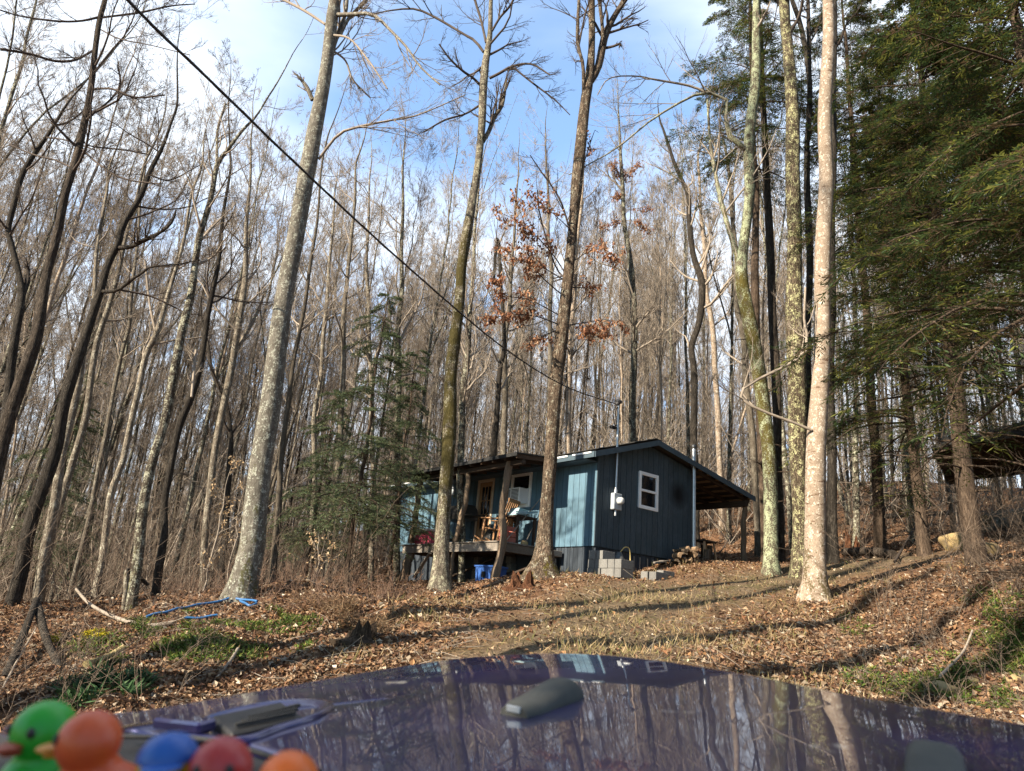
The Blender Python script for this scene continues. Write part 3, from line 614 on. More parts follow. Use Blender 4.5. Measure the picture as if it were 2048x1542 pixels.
def pole(lbl, p, q, r=.014, head=None):
    t = hthing('broom' if head else 'wooden_pole', lbl, 'broom' if head else 'pole', *p); d = A(q)-A(p); m = MB(); m.tubes(np.stack([d*0, d*.5, d]), A([r, r, r]), 8); m.build('handle', M_oldw, t, True)
    if head: m = MB(); m.ell((0, 0, .03), (.12, .05, .10), noise=.05); m.build('bristles', paint('straw', (.45, .33, .17), (.35, .25, .12), 30, .9), t)
    return t
pole('long bare pole leaning across the right end of the porch', (-1.25, 1.78, PZ), (-.22, 1.62, 3.05))
pole('broom leaning on the wall right of the front window', (-.55, 1.90, PZ), (-.05, 1.72, 2.95), .012, True)
M_cord = paint('black_rubber', (.015, .015, .016), (.02, .02, .02), 4, .7)
m = MB(); Q = cr(A([(-.31, 3.10, 2.9), (-.25, 3.42, 2.55), (-.12, 3.46, 2.2), (-.3, 3.2, 2.75), (-.2, 3.6, 2.35), (-.05, 3.62, 1.95)]), 40); m.tubes(Q@np.stack([HB, HA, A([0, 0, 1])])+CO, np.full(40, .009), 6)
q_ = m.build('power_cord', M_cord, ac_, True); q_.matrix_parent_inverse = (Matrix.Translation(ac_.location) @ Matrix.Rotation(YAW, 4, 'Z')).inverted()
t = hthing('hanging_lantern', 'small pale glass lantern hanging from the porch roof left of the door', 'lantern', -1.1, 4.55, 3.06)
m = MB(); m.lathe([(0, 0), (.055, .01), (.06, .13), (.035, .17), (0, .17)], k=16); m.build('globe', paint('frosted_glass', (.62, .68, .72), (.5, .56, .6), 5, .2), t, True)
m = MB(); m.lathe([(.035, .17), (.06, .18), (.03, .25), (0, .27)], k=14); m.tubes(A([(0, 0, .26), (0, 0, .68)]), A([.005, .005]), 5); m.build('cap', M_grey, t, True)
# under the deck
M_bl = paint('blue_plastic', (.035, .11, .36), (.03, .09, .30), 4, .45)
t = hthing('storage_tote', 'blue ribbed plastic storage tote on the ground under the porch', 'tote', -1.12, 2.42, G(*H(-1.12, 2.42)[:2])+.01, .15)
m = MB(); m.prism([(-.20, 0), (.20, 0), (.25, .40), (-.25, .40)], 1, -.30, .30)
for y in (-.24, -.1, .1, .24): m.box((-.252, y-.02, .05), (-.20, y+.02, .38))
m.build('bin', M_bl, t); m = MB(); m.box((-.27, -.34, .402), (.27, .34, .45), 0, .012); m.build('lid', M_bl, t)
m = MB(); m.box((-.262, -.06, .16), (-.2535, .06, .30)); m.build('latch_recess', M_black, t)
gz_ = lambda x: min(G(*H(.1, -.48)[:2]), G(*H(.1, -1.28)[:2]), 1.0)-.02
# propane bottle by the blocks
t = hthing('water_jug', 'dark jug with a yellow hose standing behind the concrete blocks', 'jug', .30, -.52, gz_(.12)+.25, 0)
m = MB(); m.lathe([(0, 0), (.11, 0), (.12, .03), (.12, .24), (.07, .33), (.05, .38), (0, .39)], k=18); m.build('body', paint('dark_jug', (.05, .055, .06), (.09, .095, .10), 6, .5), t, True)
m = MB(); m.tubes(cr(A([(.03, 0, .38), (.12, -.05, .50), (.24, -.08, .48), (.26, -.1, .25), (.2, -.16, .02)]), 22), np.full(22, .012), 6); m.build('hose', paint('yellow_hose', (.55, .42, .16), (.45, .34, .12), 5, .6), t, True)
# concrete blocks beside the corner
cand = []
zb = 1.0
def block(x, y, z, label, rz=0):
    z0 = z; t = hthing('concrete_block', label, 'concrete block', x, y, z0, rz, 'concrete blocks stacked by the cabin corner')
    m = MB(); L, w, h = .39, .19, .19
    m.box((0, -w, 0), (L, -w+.035, h), 0, .004); m.box((0, -.035, 0), (L, 0, h), 0, .004)
    for a, b in ((0, .035), (.178, .212), (L-.035, L)): m.box((a, -w+.0352, .001), (b, -.0352, h-.001))
    m.build('shell', M_blk, t)
by0 = -.28; gz = min(G(*H(.1, by0-.2)[:2]), G(*H(.1, by0-1.0)[:2]), 1.0)-.02
names = ['nearest the corner', 'second from the corner', 'in the middle', 'fourth from the corner', 'at the outer end']
for r_, nm in ((0, 'bottom'), (1, 'middle')):
    for k in range(5): block(-.46+rs.uniform(-.015, .015), by0-k*.205, gz+r_*.195, 'grey concrete block %s of the %s row of the stack' % (names[k], nm))
for k in range(2): block(-.44+rs.uniform(-.015, .015), by0-k*.21-.02, gz+.39, 'grey concrete block on top of the stack, %s' % ('nearest the corner' if k == 0 else 'beside the jug'))
for k, l_ in enumerate(('lying low beside the stack', 'lying low, farthest from the corner', 'lying low behind the other two loose ones')):
    q = (.16+k*.02, by0-1.02-k*.22); q = q if k < 2 else (.59, by0-1.1); block(q[0], q[1], max(gz, G(*H(*q)[:2])-.03), 'single grey concrete block '+l_)
# firewood, planks, sawhorse by the lean-to
M_wood = planks('split_firewood', (.16, .105, .065), (.30, .21, .135), 0, 5, .9, .4)
M_bark0 = bark('log_bark', (.10, .075, .055), (.20, .16, .12), 16, .3, None, None, None, .95, .8, 0)
k = 0
for row in range(3):
    for c in range(5-row):
        x = 2.35+c*.19+row*.1+rs.uniform(-.02, .02); y = -.52+rs.uniform(-.05, .05); z = G(*H(x, y)[:2])+.07+row*.13; r = rs.uniform(.06, .08)
        t = hthing('firewood_log', 'short split log in the small firewood heap by the stove pipe', 'firewood', x, y, z, rs.uniform(-.3, .3)+1.2, 'firewood heap by the stove pipe'); a = np.linspace(0, np.pi*1.15, 7)
        m = MB(); m.prism([(0, 0)]+[(r*np.cos(q+k), r*np.sin(q+k)) for q in a], 0, -.2, .2); m.build('split_wood', M_wood if k % 3 else M_bark0, t); k += 1
def plank(lbl, p, q, w=.16, t_=.04, mat=None):
    P, Q = gp(*p), gp(*q); c = (P+Q)/2; n = np.linspace(0, 1, 9)[:, None]; L = P+(Q-P)*n; dz = (ground(L[:, 0], L[:, 1])-L[:, 2]).max()+t_*.5
    m = MB(); m.bar(P+A([0, 0, dz]), Q+A([0, 0, dz]), w, t_, 0, .004); return at(m.build('plank', mat or M_oldw, loc=c), lbl, 'plank')
plank('long weathered plank lying on the leaves from the blocks to the lean-to', (1312, 1139), (1425, 1118)); plank('shorter grey plank lying behind the long one', (1322, 1131), (1400, 1116), .12)
t = hthing('saw_bench', 'rough wooden saw bench standing under the lean-to', 'bench', 4.35, .1, G(*H(4.35, .1)[:2]))
m = MB(); m.box((-.28, -.16, .50), (.30, .18, .55), 0, .006); m.build('top', M_brn, t)
for sx in (-.2, .22):
    for sy in (-.12, .14): m = MB(); m.bar((sx*1.3, sy*1.3, -.1), (sx, sy, .5), .06, .04); m.build('leg', M_tan, t)
for k, (x, y, r, h, lb) in enumerate(((3.95, -.25, .09, .30, 'short chopping log standing upright at the foot of the stove pipe'), (4.75, .35, .16, .42, 'thick pale chopping block under the lean-to'))):
    z = G(*H(x, y)[:2]); t = hthing('chopping_block', lb, 'log', x, y, z); m = MB(); m.tubes(A([(0, 0, -.1), (0, 0, h*.5), (.01, 0, h)]), A([r*1.05, r, r*.98]), 14); m.build('log', M_bark0, t, True); m = MB(); m.lathe([(0, .008), (r*.93, .006), (r*.95, 0)], (.01, 0, h), 14); m.build('cut_face', M_wood, t)
# power line to the mast
tr = A([(255, 0), (440, 180), (600, 335), (800, 520), (1000, 690), (1130, 772)]); dm = float(MAST@fw); pm = proj(MAST+A([-.06, -.02, 0])); tr = np.vstack([tr, pm])
sl_ = np.concatenate([[0], np.cumsum(np.linalg.norm(np.diff(tr, axis=0), axis=1))]); iv = 1/5.6+(1/dm-1/5.6)*sl_/sl_[-1]
K = A([atd(x, y, 1/v) for (x, y), v in zip(tr, iv)]); K = np.vstack([K[0]+(K[0]-K[1])*2.2+A([0, 0, .5]), K[0]+(K[0]-K[1])*1.0+A([0, 0, .12]), K]); Q2 = cr(K, 90); tt = np.linspace(0, 1, 90)
m = MB(); m.tubes(Q2, np.full(90, .0125), 8); m.tubes(Q2+np.stack([.013*np.cos(tt*140), .006*np.sin(tt*140), .013*np.sin(tt*140)], 1), np.full(90, .007), 6)
at(m.build('power_cable', M_cord, smooth=True), 'black overhead power cable running down to the service mast', 'cable')
# dark shed among the hemlocks on the right
sx_, sy_ = 13.2, 15.6
t = thing('open_shed', 'dark open-sided shed roof on posts half hidden behind the hemlocks', 'shed', (sx_, sy_, 0), math.radians(-36))
e0 = aty(1862, 893, 17.5); zt_ = e0[2]
import_m = None
R_ = A([[math.cos(-math.radians(-36)), -math.sin(-math.radians(-36))], [math.sin(-math.radians(-36)), math.cos(-math.radians(-36))]])
c0 = R_@(e0[:2]-A([sx_, sy_])); x0, y0 = c0
m = MB(); m.prism([(x0, zt_-.06), (x0+3.2, zt_+.75), (x0+6.4, zt_-.06), (x0+6.4, zt_), (x0+3.2, zt_+.82), (x0, zt_)], 1, y0, y0+4.5); m.build('roof', M_roof, t)
m = MB()
for k in range(8): m.bar((x0+.05, y0+.1+k*.6, zt_-.12), (x0+3.2, y0+.1+k*.6, zt_+.69), .05, .1); m.bar((x0+6.35, y0+.1+k*.6, zt_-.12), (x0+3.2, y0+.1+k*.6, zt_+.69), .05, .1)
m.build('rafters', M_brn, t)
for px_, py_ in ((x0+.5, y0+.2), (x0+5.8, y0+.2), (x0+.5, y0+4.2), (x0+5.8, y0+4.2)):
    w = R_.T@A([px_, py_])+A([sx_, sy_]); g_ = G(*w); m = MB(); m.tubes(A([(px_, py_, g_-.2), (px_+.02, py_, (g_+zt_)/2), (px_, py_, zt_-.10)]), A([.09, .085, .08]), 10); m.build('post', M_brn, t, True)

# ------------------------------------------------------------------ trees
def unit(v): return v/(np.linalg.norm(v, axis=-1, keepdims=True)+1e-9)
def grow(P, R, n_c, tr, ang, length, npt, wig, upb, rr, rg, taper=.25, rmin=.0022, fall=.5, shape=None):
    """children of the polylines P (B,n,3) with radii R (B,n): one numpy batch"""
    B, n, _ = P.shape; M = B*n_c
    if M == 0: return np.zeros((0, npt, 3)), np.zeros((0, npt))
    pi = np.repeat(np.arange(B), n_c); t = rg.uniform(tr[0], tr[1], M)
    f = t*(n-1); i = np.minimum(f.astype(int), n-2); u = (f-i)[:, None]
    st = P[pi, i]*(1-u)+P[pi, i+1]*u; T = unit(P[pi, i+1]-P[pi, i]); r0 = R[pi, i]*(1-u[:, 0])+R[pi, i+1]*u[:, 0]
    q = rg.normal(size=(M, 3)); q[:, 2] *= .7; perp = unit(q-T*(q*T).sum(1, keepdims=True)); a = rg.uniform(ang[0], ang[1], M)[:, None]
    d = T*np.cos(a)+perp*np.sin(a); L = (np.linalg.norm(P[:, -1]-P[:, 0], axis=1)[pi] if np.isscalar(length) and length < 0 else np.ones(M))
    L = L*(abs(length) if np.isscalar(length) else rg.uniform(length[0], length[1], M))*(1-fall*t)*rg.uniform(.65, 1.2, M)
    if shape is not None: L = L*shape(t)
    out = [st]; st_ = st.copy(); step = (L/(npt-1))[:, None]
    for k in range(npt-1):
        d = unit(d+rg.normal(size=(M, 3))*wig+A([0, 0, upb])); st_ = st_+d*step; out.append(st_)
    r1 = np.maximum(r0*rr, rmin)[:, None]*np.linspace(1, taper, npt)[None]
    return np.stack(out, 1), np.maximum(r1, rmin*.8)
def rough_bark(amp, rg):
    def f(B, n, k):
        a = np.arange(k)*2*np.pi/k; s = np.arange(n)[None, :, None]
        ph = rg.uniform(0, 6.28, (B, 1, 1)); return amp*(np.sin(a*2+s*.35+ph)*.6+np.sin(a*3-s*.6+ph*2)*.5+rg.normal(size=(B, n, k))*.35)
    return f

TW = bark('grey_twigs', (.30, .25, .205), (.48, .415, .345), 9, .4, rnd=.28, bmp=0)
TWD = bark('dark_twigs', (0.065, 0.050, 0.043), (0.121, 0.099, 0.085), 9, .4, rnd=.2, bmp=0)
B_MAPLE = bark('grey_maple_bark', (0.090, 0.081, 0.066), (0.248, 0.228, 0.196), 13, .5, ((.32, .33, .28), 10, .55), ((.07, .068, .03), 5, .57, .3, 5.5), ((.10, .09, .075), 3.0), bmp=.6, rnd=.08, furrow=.12)
B_OAK = bark('brown_oak_bark', (.075, .052, .037), (.31, .235, .17), 24, .3, ((.34, .32, .25), 7, .57), ((.085, .07, .012), 5, .56, .1, 1.3), bmp=1.1, rnd=0)
B_LICH = bark('lichen_bark', (0.055, 0.044, 0.033), (0.225, 0.191, 0.150), 20, .3, ((.36, .36, .28), 9, .53), ((.075, .068, .02), 6, .56, .3, 3.0), bmp=.9, rnd=.15)
B_MOSS = bark('mossy_bark', (.085, .072, .05), (.21, .18, .13), 18, .3, ((.30, .33, .215), 6, .505), ((.072, .060, .016), 4, .50, 3.4, 1.0, 7.5, 10.5), bmp=.8, rnd=0)
B_DEAD = bark('patchy_oak_bark', (.10, .085, .065), (.33, .28, .225), 18, .3, ((.33, .32, .235), 8, .54), ((.055, .046, .016), 4, .47, 3.0, .3, 8.2, 9.6), bmp=.9, rnd=0)
B_BEECH = bark('pale_beech_bark', (.24, .185, .14), (.36, .285, .22), 7, .6, ((.46, .42, .36), 12, .555), ((.085, .066, .034), 5, .53, .2, 3.0), ((.10, .06, .04), 4.2), bmp=.5, rnd=0, furrow=0)
B_YELL = bark('yellow_lichen_bark', (0.066, 0.047, 0.030), (0.255, 0.206, 0.150), 22, .3, ((.42, .41, .23), 8, .535), None, bmp=1.1, rnd=0)
B_DARK = bark('dark_cherry_bark', (.036, .030, .025), (.125, .108, .090), 22, .25, ((.30, .29, .25), 4, .66), None, bmp=1., rnd=.15)
B_RED = bark('reddish_dark_bark', (.048, .037, .029), (.155, .125, .10), 22, .25, ((.34, .31, .26), 4, .68), None, bmp=1., rnd=.1)
B_MID = bark('common_bark', (.125, .102, .078), (.50, .435, .35), 14, .3, ((.42, .40, .33), 9, .55), ((.08, .08, .03), 5, .57, .2, 2.5), bmp=.8, rnd=.45)
M_LEAF = colattr('dry_oak_leaves', rough=.7, trans=.3, var=0)

def diamonds(mb, P, D, N, L, W, col, mi=0, fold=.0):
    """leaf blades: base P, axis D, normal N"""
    D = unit(D); X = unit(np.cross(D, N)); Z = np.cross(X, D); L = L[:, None]; W = W[:, None]
    V = np.stack([P, P+D*L*.45+X*W*.5+Z*W*fold, P+D*L, P+D*L*.45-X*W*.5+Z*W*fold], 1)
    n = len(P); F = np.arange(4*n).reshape(n, 4)
    if fold:
        mb.add(V.reshape(-1, 3), np.vstack([F[:, [0, 1, 2]], F[:, [0, 2, 3]]]), mi, np.vstack([col, col]))
    else: mb.add(V.reshape(-1, 3), F, mi, col)

def twigs(L1, rg, dens=(9, 7, 4), l=(-.48, -.52, -.55), wig=.12, upb=.06, cap=9):
    """all finer orders on a list of limb batches; returns batches with their side counts"""
    out = []
    for P, R in L1:
        out.append((P, R, 6))
        P2, R2 = grow(P, R, dens[0], (.18, 1), (.35, .9), l[0], 6, wig, upb, .5, rg, .3)
        P3, R3 = grow(P2, R2, dens[1], (.15, 1), (.3, .8), l[1], 4, wig*1.1, upb, .55, rg, .35)
        out += [(P2, R2, 4), (P3, R3, 3)]
        if dens[2]:
            P4, R4 = grow(P3, R3, dens[2], (.2, 1), (.28, .75), l[2], 3, wig, upb, .7, rg, .5); out.append((P4, R4, 3))
    return out

def hero(name, label, bk_, trunk, y, ext=7., limbs=(), rlimbs=6, t0=.45, ll=(2.2, 3.6), seed=0, twm=None, dens=(8, 6, 4), leaves=(), group=None, tip=.35, k=14, amp=.05, flare=1.5, upb=.06, leafcol=None):
    """a tree whose trunk follows its outline in the photo, standing at ground distance y; limbs: polylines (px, py, width px, dy)"""
    rg = np.random.default_rng(1000+seed)
    P, R = [], []
    for px, py, w in trunk:
        q = aty(px, py, y); P.append(q); R.append(w*(q@fw)/FPX/2)
    P, R = A(P), A(R)
    b = P[0]; gz = G(b[0], b[1]); d = unit(P[1]-P[0])
    if gz < b[2]: lo = b-d*((b[2]-gz)/max(d[2], .3))
    else: lo = b
    P = np.vstack([lo-d*.35, P if np.linalg.norm(lo-b) < .05 else np.vstack([lo, P])]); R = np.concatenate([[R[0]*flare], R if len(P)-1 == len(R) else np.concatenate([[R[0]*1.05], R])])
    top = P[-1]; dt = unit(P[-1]-P[-3]); ex = []
    nT = len(P)
    if ext > 0:
        dd = dt.copy()
        for i in range(6):
            dd = unit(dd+rg.normal(size=3)*.08+A([0, 0, .12])); top = top+dd*ext/6; ex.append(top)
        P = np.vstack([P, A(ex)]); R = np.concatenate([R, R[-1]*np.linspace(.88, .12, 6)])
    n = 64; Q = cr(np.hstack([P, R[:, None]]), n); T = Q[:, :3].copy(); TR = np.maximum(Q[:, 3], .006)
    hgt = T[:, 2]-(lo[2]); TR *= 1+.38*np.exp(-np.clip(hgt+.1, 0, 9)/.22)*(flare-1)/.5
    T[:, :2] += (np.stack([np.sin(np.arange(n)*.55+seed), np.cos(np.arange(n)*.47+seed*2)], 1)*.018)*np.clip(hgt, 0, 1)[:, None]
    root = thing(name, label, 'tree', (lo[0], lo[1], gz), 0, group)
    mb = MB(); mb.tubes(T, TR, k, 0, rough_bark(amp, rg)); L1 = []
    for lm in limbs:
        X = A(lm, float); q = A([aty(px, py, y+dy) for px, py, w, dy in lm]); w = X[:, 2]*(q@fw)/FPX/2
        Z = cr(np.hstack([q, w[:, None]]), 14); L1.append((Z[None, :, :3], np.maximum(Z[None, :, 3], .005)))
        if X[0, 2] >= 7: mb.tubes(Z[:, :3], np.maximum(Z[:, 3], .005), 8, 0, rough_bark(amp*.7, rg))
    mb.build('trunk', bk_, root, True, (lo[0], lo[1], gz)).location = (0, 0, 0)
    if rlimbs:
        P1, R1 = grow(T[None], TR[None], rlimbs, (t0, .97), (.6, 1.15), ll, 9, .14, upb, .42, rg, .2, .004, .35); L1.append((P1, R1))
    cr_ = MB(); 
    for p, r, kk in twigs(L1, rg, dens): cr_.tubes(p, r, kk)
    cr_.build('crown', twm or TW, root, True, (lo[0], lo[1], gz)).location = (0, 0, 0)
    if leaves:
        lb = MB(); pal = A(leafcol or [(.31, .15, .08), (.24, .10, .055), (.36, .19, .11), (.17, .075, .045), (.40, .25, .155)])
        for lm, nl in leaves:
            q = A([aty(px, py, y+dy) for px, py, dy in lm]); Z = cr(q, 12)[None]; RR = np.linspace(.018, .006, 12)[None]
            nl = int(nl*.9); lb.tubes(Z, RR, 4, 1); P2, R2 = grow(Z, RR, nl, (.25, 1), (.4, 1.2), (.22, .5), 4, .2, -.02, .5, rg, .4, .002, .2); lb.tubes(P2, R2, 3, 1)
            c = P2[:, 1:].reshape(-1, 3); c = np.repeat(c, 4, 0); c = c+rg.normal(size=c.shape)*.035
            D = rg.normal(size=c.shape)*.55+A([0, 0, -.75]); N = rg.normal(size=c.shape); m_ = len(c)
            diamonds(lb, c, D, N, rg.uniform(.07, .13, m_), rg.uniform(.04, .075, m_), pal[rg.integers(0, len(pal), m_)]*rg.uniform(.75, 1.15, (m_, 1)), 0, .25)
        lb.build('dry_leaves', [M_LEAF, twm or TWD], root, False, (lo[0], lo[1], gz)).location = (0, 0, 0)
    return root

hero('maple_tree', 'big smooth grey leaning maple with a broken stub left of the cabin', B_MAPLE,
     [(480, 1197, 60), (490, 1150, 54), (505, 1090, 50), (526, 900, 42), (555, 700, 38), (593, 450, 33), (609, 370, 32), (625, 300, 31), (648, 150, 25), (662, 60, 24), (673, 0, 23)], 12, 6.5,
     [[(651, 156, 9, 0), (668, 90, 9, .2), (689, 32, 8, .3), (694, 0, 7, .4), (700, -70, 5, .5)], [(680, 70, 8, .2), (698, 36, 7, .2), (732, 0, 7, .2), (770, -60, 5, .2)],
      [(668, 30, 9, 0), (700, 29, 8, -.2), (745, 29, 7, -.5), (780, 60, 6, -.7), (813, 94, 5, -.9), (840, 133, 4, -1.2), (880, 170, 3, -1.4)], [(651, 49, 6, 0), (610, 22, 6, .3), (567, 0, 5, .6), (500, -30, 4, 1)],
      [(625, 200, 9, 0), (612, 172, 8, -.05), (593, 149, 4, -.1)], [(637, 319, 6, 0), (677, 269, 6, -.2), (720, 253, 5, -.4), (780, 241, 4, -.6), (836, 230, 3, -.8), (930, 190, 2, -1)],
      [(664, 70, 5, 0), (700, 78, 4, -.5), (740, 125, 4, -.8), (775, 178, 3, -1)], [(655, 95, 5, 0), (690, 120, 4, .5), (706, 160, 4, .6), (740, 195, 3, .7)]], 7, .72, (2.4, 4), 1, dens=(9, 7, 4), flare=1.55, amp=.03, k=18)
hero('oak_tree', 'tall forked oak with lichen and white dead wood before the porch', B_DEAD,
     [(880, 1170, 44), (882, 1130, 35), (890, 1000, 26), (898, 850, 27), (902, 760, 25), (910, 680, 25), (918, 600, 21), (922, 540, 20), (932, 480, 20), (940, 440, 18), (949, 370, 15), (958, 300, 15), (965, 240, 16), (968, 170, 17), (971, 120, 14), (979, 65, 10), (983, 0, 8)], 16, 4.5,
     [[(966, 283, 9, 0), (978, 262, 9, .1), (989, 233, 9, .2), (1003, 213, 8, .2), (1011, 175, 5, .3), (1014, 150, 3, .4)], [(972, 85, 5, 0), (962, 40, 5, .2), (950, 0, 5, .3), (940, -50, 4, .5)],
      [(984, 62, 5, 0), (1000, 35, 5, -.1), (1021, 10, 5, -.3), (1040, -30, 4, -.4)], [(980, 156, 6, 0), (1000, 146, 6, -.2), (1024, 133, 5, -.3), (1062, 128, 4, -.5), (1100, 150, 3, -.7)],
      [(962, 172, 6, 0), (945, 155, 5, -.2), (927, 143, 5, -.4), (900, 118, 4, -.6), (878, 88, 3, -.8)], [(957, 212, 5, 0), (930, 228, 4, -.3), (890, 240, 4, -.6), (849, 263, 3, -1)],
      [(967, 104, 6, 0), (950, 82, 6, .1), (927, 68, 5, .2), (869, 34, 5, .4), (830, 18, 4, .5), (788, 20, 3, .6), (739, 29, 2, .7)], [(1024, 133, 4, 0), (1068, 168, 4, 0), (1110, 200, 3, 0), (1140, 230, 2, 0)]], 6, .66, (1.8, 3.2), 2, TWD, (9, 7, 4), amp=.07)
OAKL = [([(1131, 548, 0), (1110, 515, .1), (1075, 475, -.3), (1030, 440, -.6), (985, 418, -.9)], 26), ([(1128, 560, 0), (1085, 535, -.2), (1040, 520, -.5), (1000, 495, -.8)], 20), ([(1125, 590, 0), (1090, 560, -.3), (1060, 520, -.4), (1050, 450, -.5), (1030, 400, -.6)], 28),
        ([(1120, 650, 0), (1070, 632, -.2), (1020, 630, -.5), (975, 638, -.8)], 34), ([(1118, 630, 0), (1060, 600, -.4), (1010, 590, -.7), (985, 560, -1)], 20), ([(1115, 660, 0), (1085, 672, -.2), (1060, 682, -.4)], 14),
        ([(1150, 520, 0), (1175, 505, -.2), (1205, 498, -.4), (1228, 512, -.6)], 22), ([(1138, 690, 0), (1165, 668, -.3), (1190, 664, -.5), (1210, 660, -.8)], 26), ([(1140, 650, 0), (1170, 645, .2), (1215, 640, .4), (1245, 655, .6)], 12),
        ([(1135, 575, 0), (1170, 575, .2), (1200, 570, .4)], 9), ([(1152, 470, 0), (1110, 430, -.4), (1085, 410, -.6), (1060, 380, -.8)], 16), ([(1160, 350, 0), (1190, 260, .1), (1197, 265, .2)], 5)]
hero('oak_tree', 'brown-barked oak holding rust coloured leaves right of the porch', B_OAK,
     [(1085, 1150, 56), (1087, 1125, 43), (1091, 1060, 31), (1094, 1000, 28), (1101, 900, 27), (1110, 800, 26), (1120, 700, 26), (1130, 600, 24), (1138, 540, 22), (1147, 450, 20), (1154, 350, 23), (1166, 250, 21), (1174, 185, 20), (1178, 156, 19), (1183, 81, 14), (1184, 0, 13)], 15.3, 4.5,
     [[(1179, 165, 15, 0), (1196, 135, 15, .1), (1209, 75, 15, .2), (1225, 39, 12, .2), (1248, 0, 10, .3), (1275, -60, 7, .3)], [(1207, 90, 7, .1), (1204, 45, 7, 0), (1199, 0, 7, -.1), (1196, -60, 5, -.2)],
      [(1167, 190, 7, 0), (1166, 130, 7, -.2), (1155, 82, 7, -.2), (1158, 0, 6, -.2), (1162, -60, 4, -.2)], [(1211, 96, 6, .2), (1225, 93, 5, .1), (1240, 88, 5, 0), (1238, 96, 2, 0)], [(1158, 90, 4, -.2), (1170, 30, 4, -.4), (1180, 0, 3, -.5)],
      [(1145, 480, 4, 0), (1120, 400, 4, -.3), (1080, 340, 3, -.6), (1060, 310, 2, -.8)], [(1134, 560, 4, 0), (1110, 530, 3, .2), (1080, 430, 3, .3), (1075, 380, 2, .4)]], 6, .7, (1.8, 3), 3, TWD, (8, 6, 4), OAKL, amp=.07, flare=1.7)
hero('maple_tree', 'moss covered leaning maple with a pale foot beside the lean-to', B_MOSS,
     [(1543, 1150, 33), (1542, 1100, 28), (1540, 1000, 28), (1538, 900, 28), (1534, 860, 28), (1523, 774, 27), (1504, 677, 27), (1490, 600, 26), (1484, 560, 25), (1487, 500, 20), (1497, 400, 20), (1498, 300, 20), (1504, 230, 19), (1510, 150, 18), (1514, 0, 14)], 17, 5,
     [[(1484, 555, 12, 0), (1474, 510, 11, .2), (1458, 460, 10, .3), (1443, 405, 9, .3), (1430, 344, 8, .4), (1420, 280, 6, .5), (1415, 200, 5, .5)],
      [(1492, 300, 12, 0), (1472, 282, 12, -.2), (1451, 262, 11, -.3), (1452, 230, 7, -.3), (1453, 198, 6, -.3), (1413, 185, 6, -.5), (1377, 196, 5, -.7), (1303, 240, 4, -1), (1231, 298, 3, -1.4), (1137, 350, 2, -1.6)],
      [(1413, 186, 5, -.5), (1381, 172, 5, -.5), (1309, 159, 4, -.7), (1270, 152, 3, -.8), (1218, 157, 2.5, -.9), (1195, 190, 2, -1)]], 5, .68, (2, 3.2), 4, TW, (8, 6, 4), amp=.05)
hero('beech_tree', 'pale smooth beech with dark scars at the edge of the drive', B_BEECH,
     [(1630, 1200, 57.0), (1630, 1165, 46.0), (1629, 1100, 40.5), (1630, 1000, 39.6), (1633, 900, 38.6), (1636, 850, 36.8), (1641, 740, 32.2), (1646, 560, 29.4), (1648, 450, 29.4), (1651, 350, 27.6), (1651, 250, 25.8), (1653, 150, 23.9), (1657, 0, 20.2)], 13.2, 6.5,
     [[(1623, 860, 6, -.15), (1480, 790, 6, -.2), (1607, 709, 6, -.2), (1608, 640, 5, -.2), (1611, 575, 4, -.2)]], 6, .7, (2.2, 3.6), 5, TW, (8, 6, 4), amp=.02, k=20)
hero('oak_tree', 'straight oak with yellow lichen patches left of the pale beech', B_YELL,
     [(1600, 1125, 34), (1598, 1000, 29), (1595, 850, 34), (1591, 700, 33), (1589, 600, 31), (1588, 450, 29), (1586, 350, 27), (1585, 250, 25), (1577, 100, 22), (1568, 0, 20)], 16, 6, [], 6, .66, (2, 3.2), 6, TWD, (7, 6, 3), amp=.08)
hero('cherry_tree', 'slender dark trunk between the mossy maple and the lichen oak', B_RED,
     [(1562, 1110, 15), (1558, 950, 14), (1551, 750, 18), (1544, 600, 16), (1538, 450, 15), (1530, 300, 13), (1524, 150, 11), (1516, 0, 9)], 20, 5, [], 6, .6, (1.8, 2.8), 7, TWD, (7, 5, 3))
hero('cherry_tree', 'thin nearly black trunk squeezed between lichen oak and pale beech', B_DARK,
     [(1608, 1115, 17), (1612, 900, 15), (1618, 600, 13), (1618, 450, 13), (1615, 380, 12), (1613, 290, 11), (1618, 240, 11), (1619, 160, 10), (1601, 50, 9), (1585, 0, 8)], 19, 5, [[(1619, 170, 9, 0), (1618, 90, 8, .2), (1616, 0, 7, .4)]], 6, .55, (1.8, 2.8), 8, TWD, (7, 5, 3))
hero('cherry_tree', 'thick dark trunk directly behind the pale beech', B_DARK, [(1665, 1110, 24), (1664, 1000, 19), (1662, 900, 18), (1661, 700, 17), (1664, 400, 15), (1668, 0, 12)], 18, 5, [], 6, .6, (2, 3), 9, TWD, (7, 5, 3))
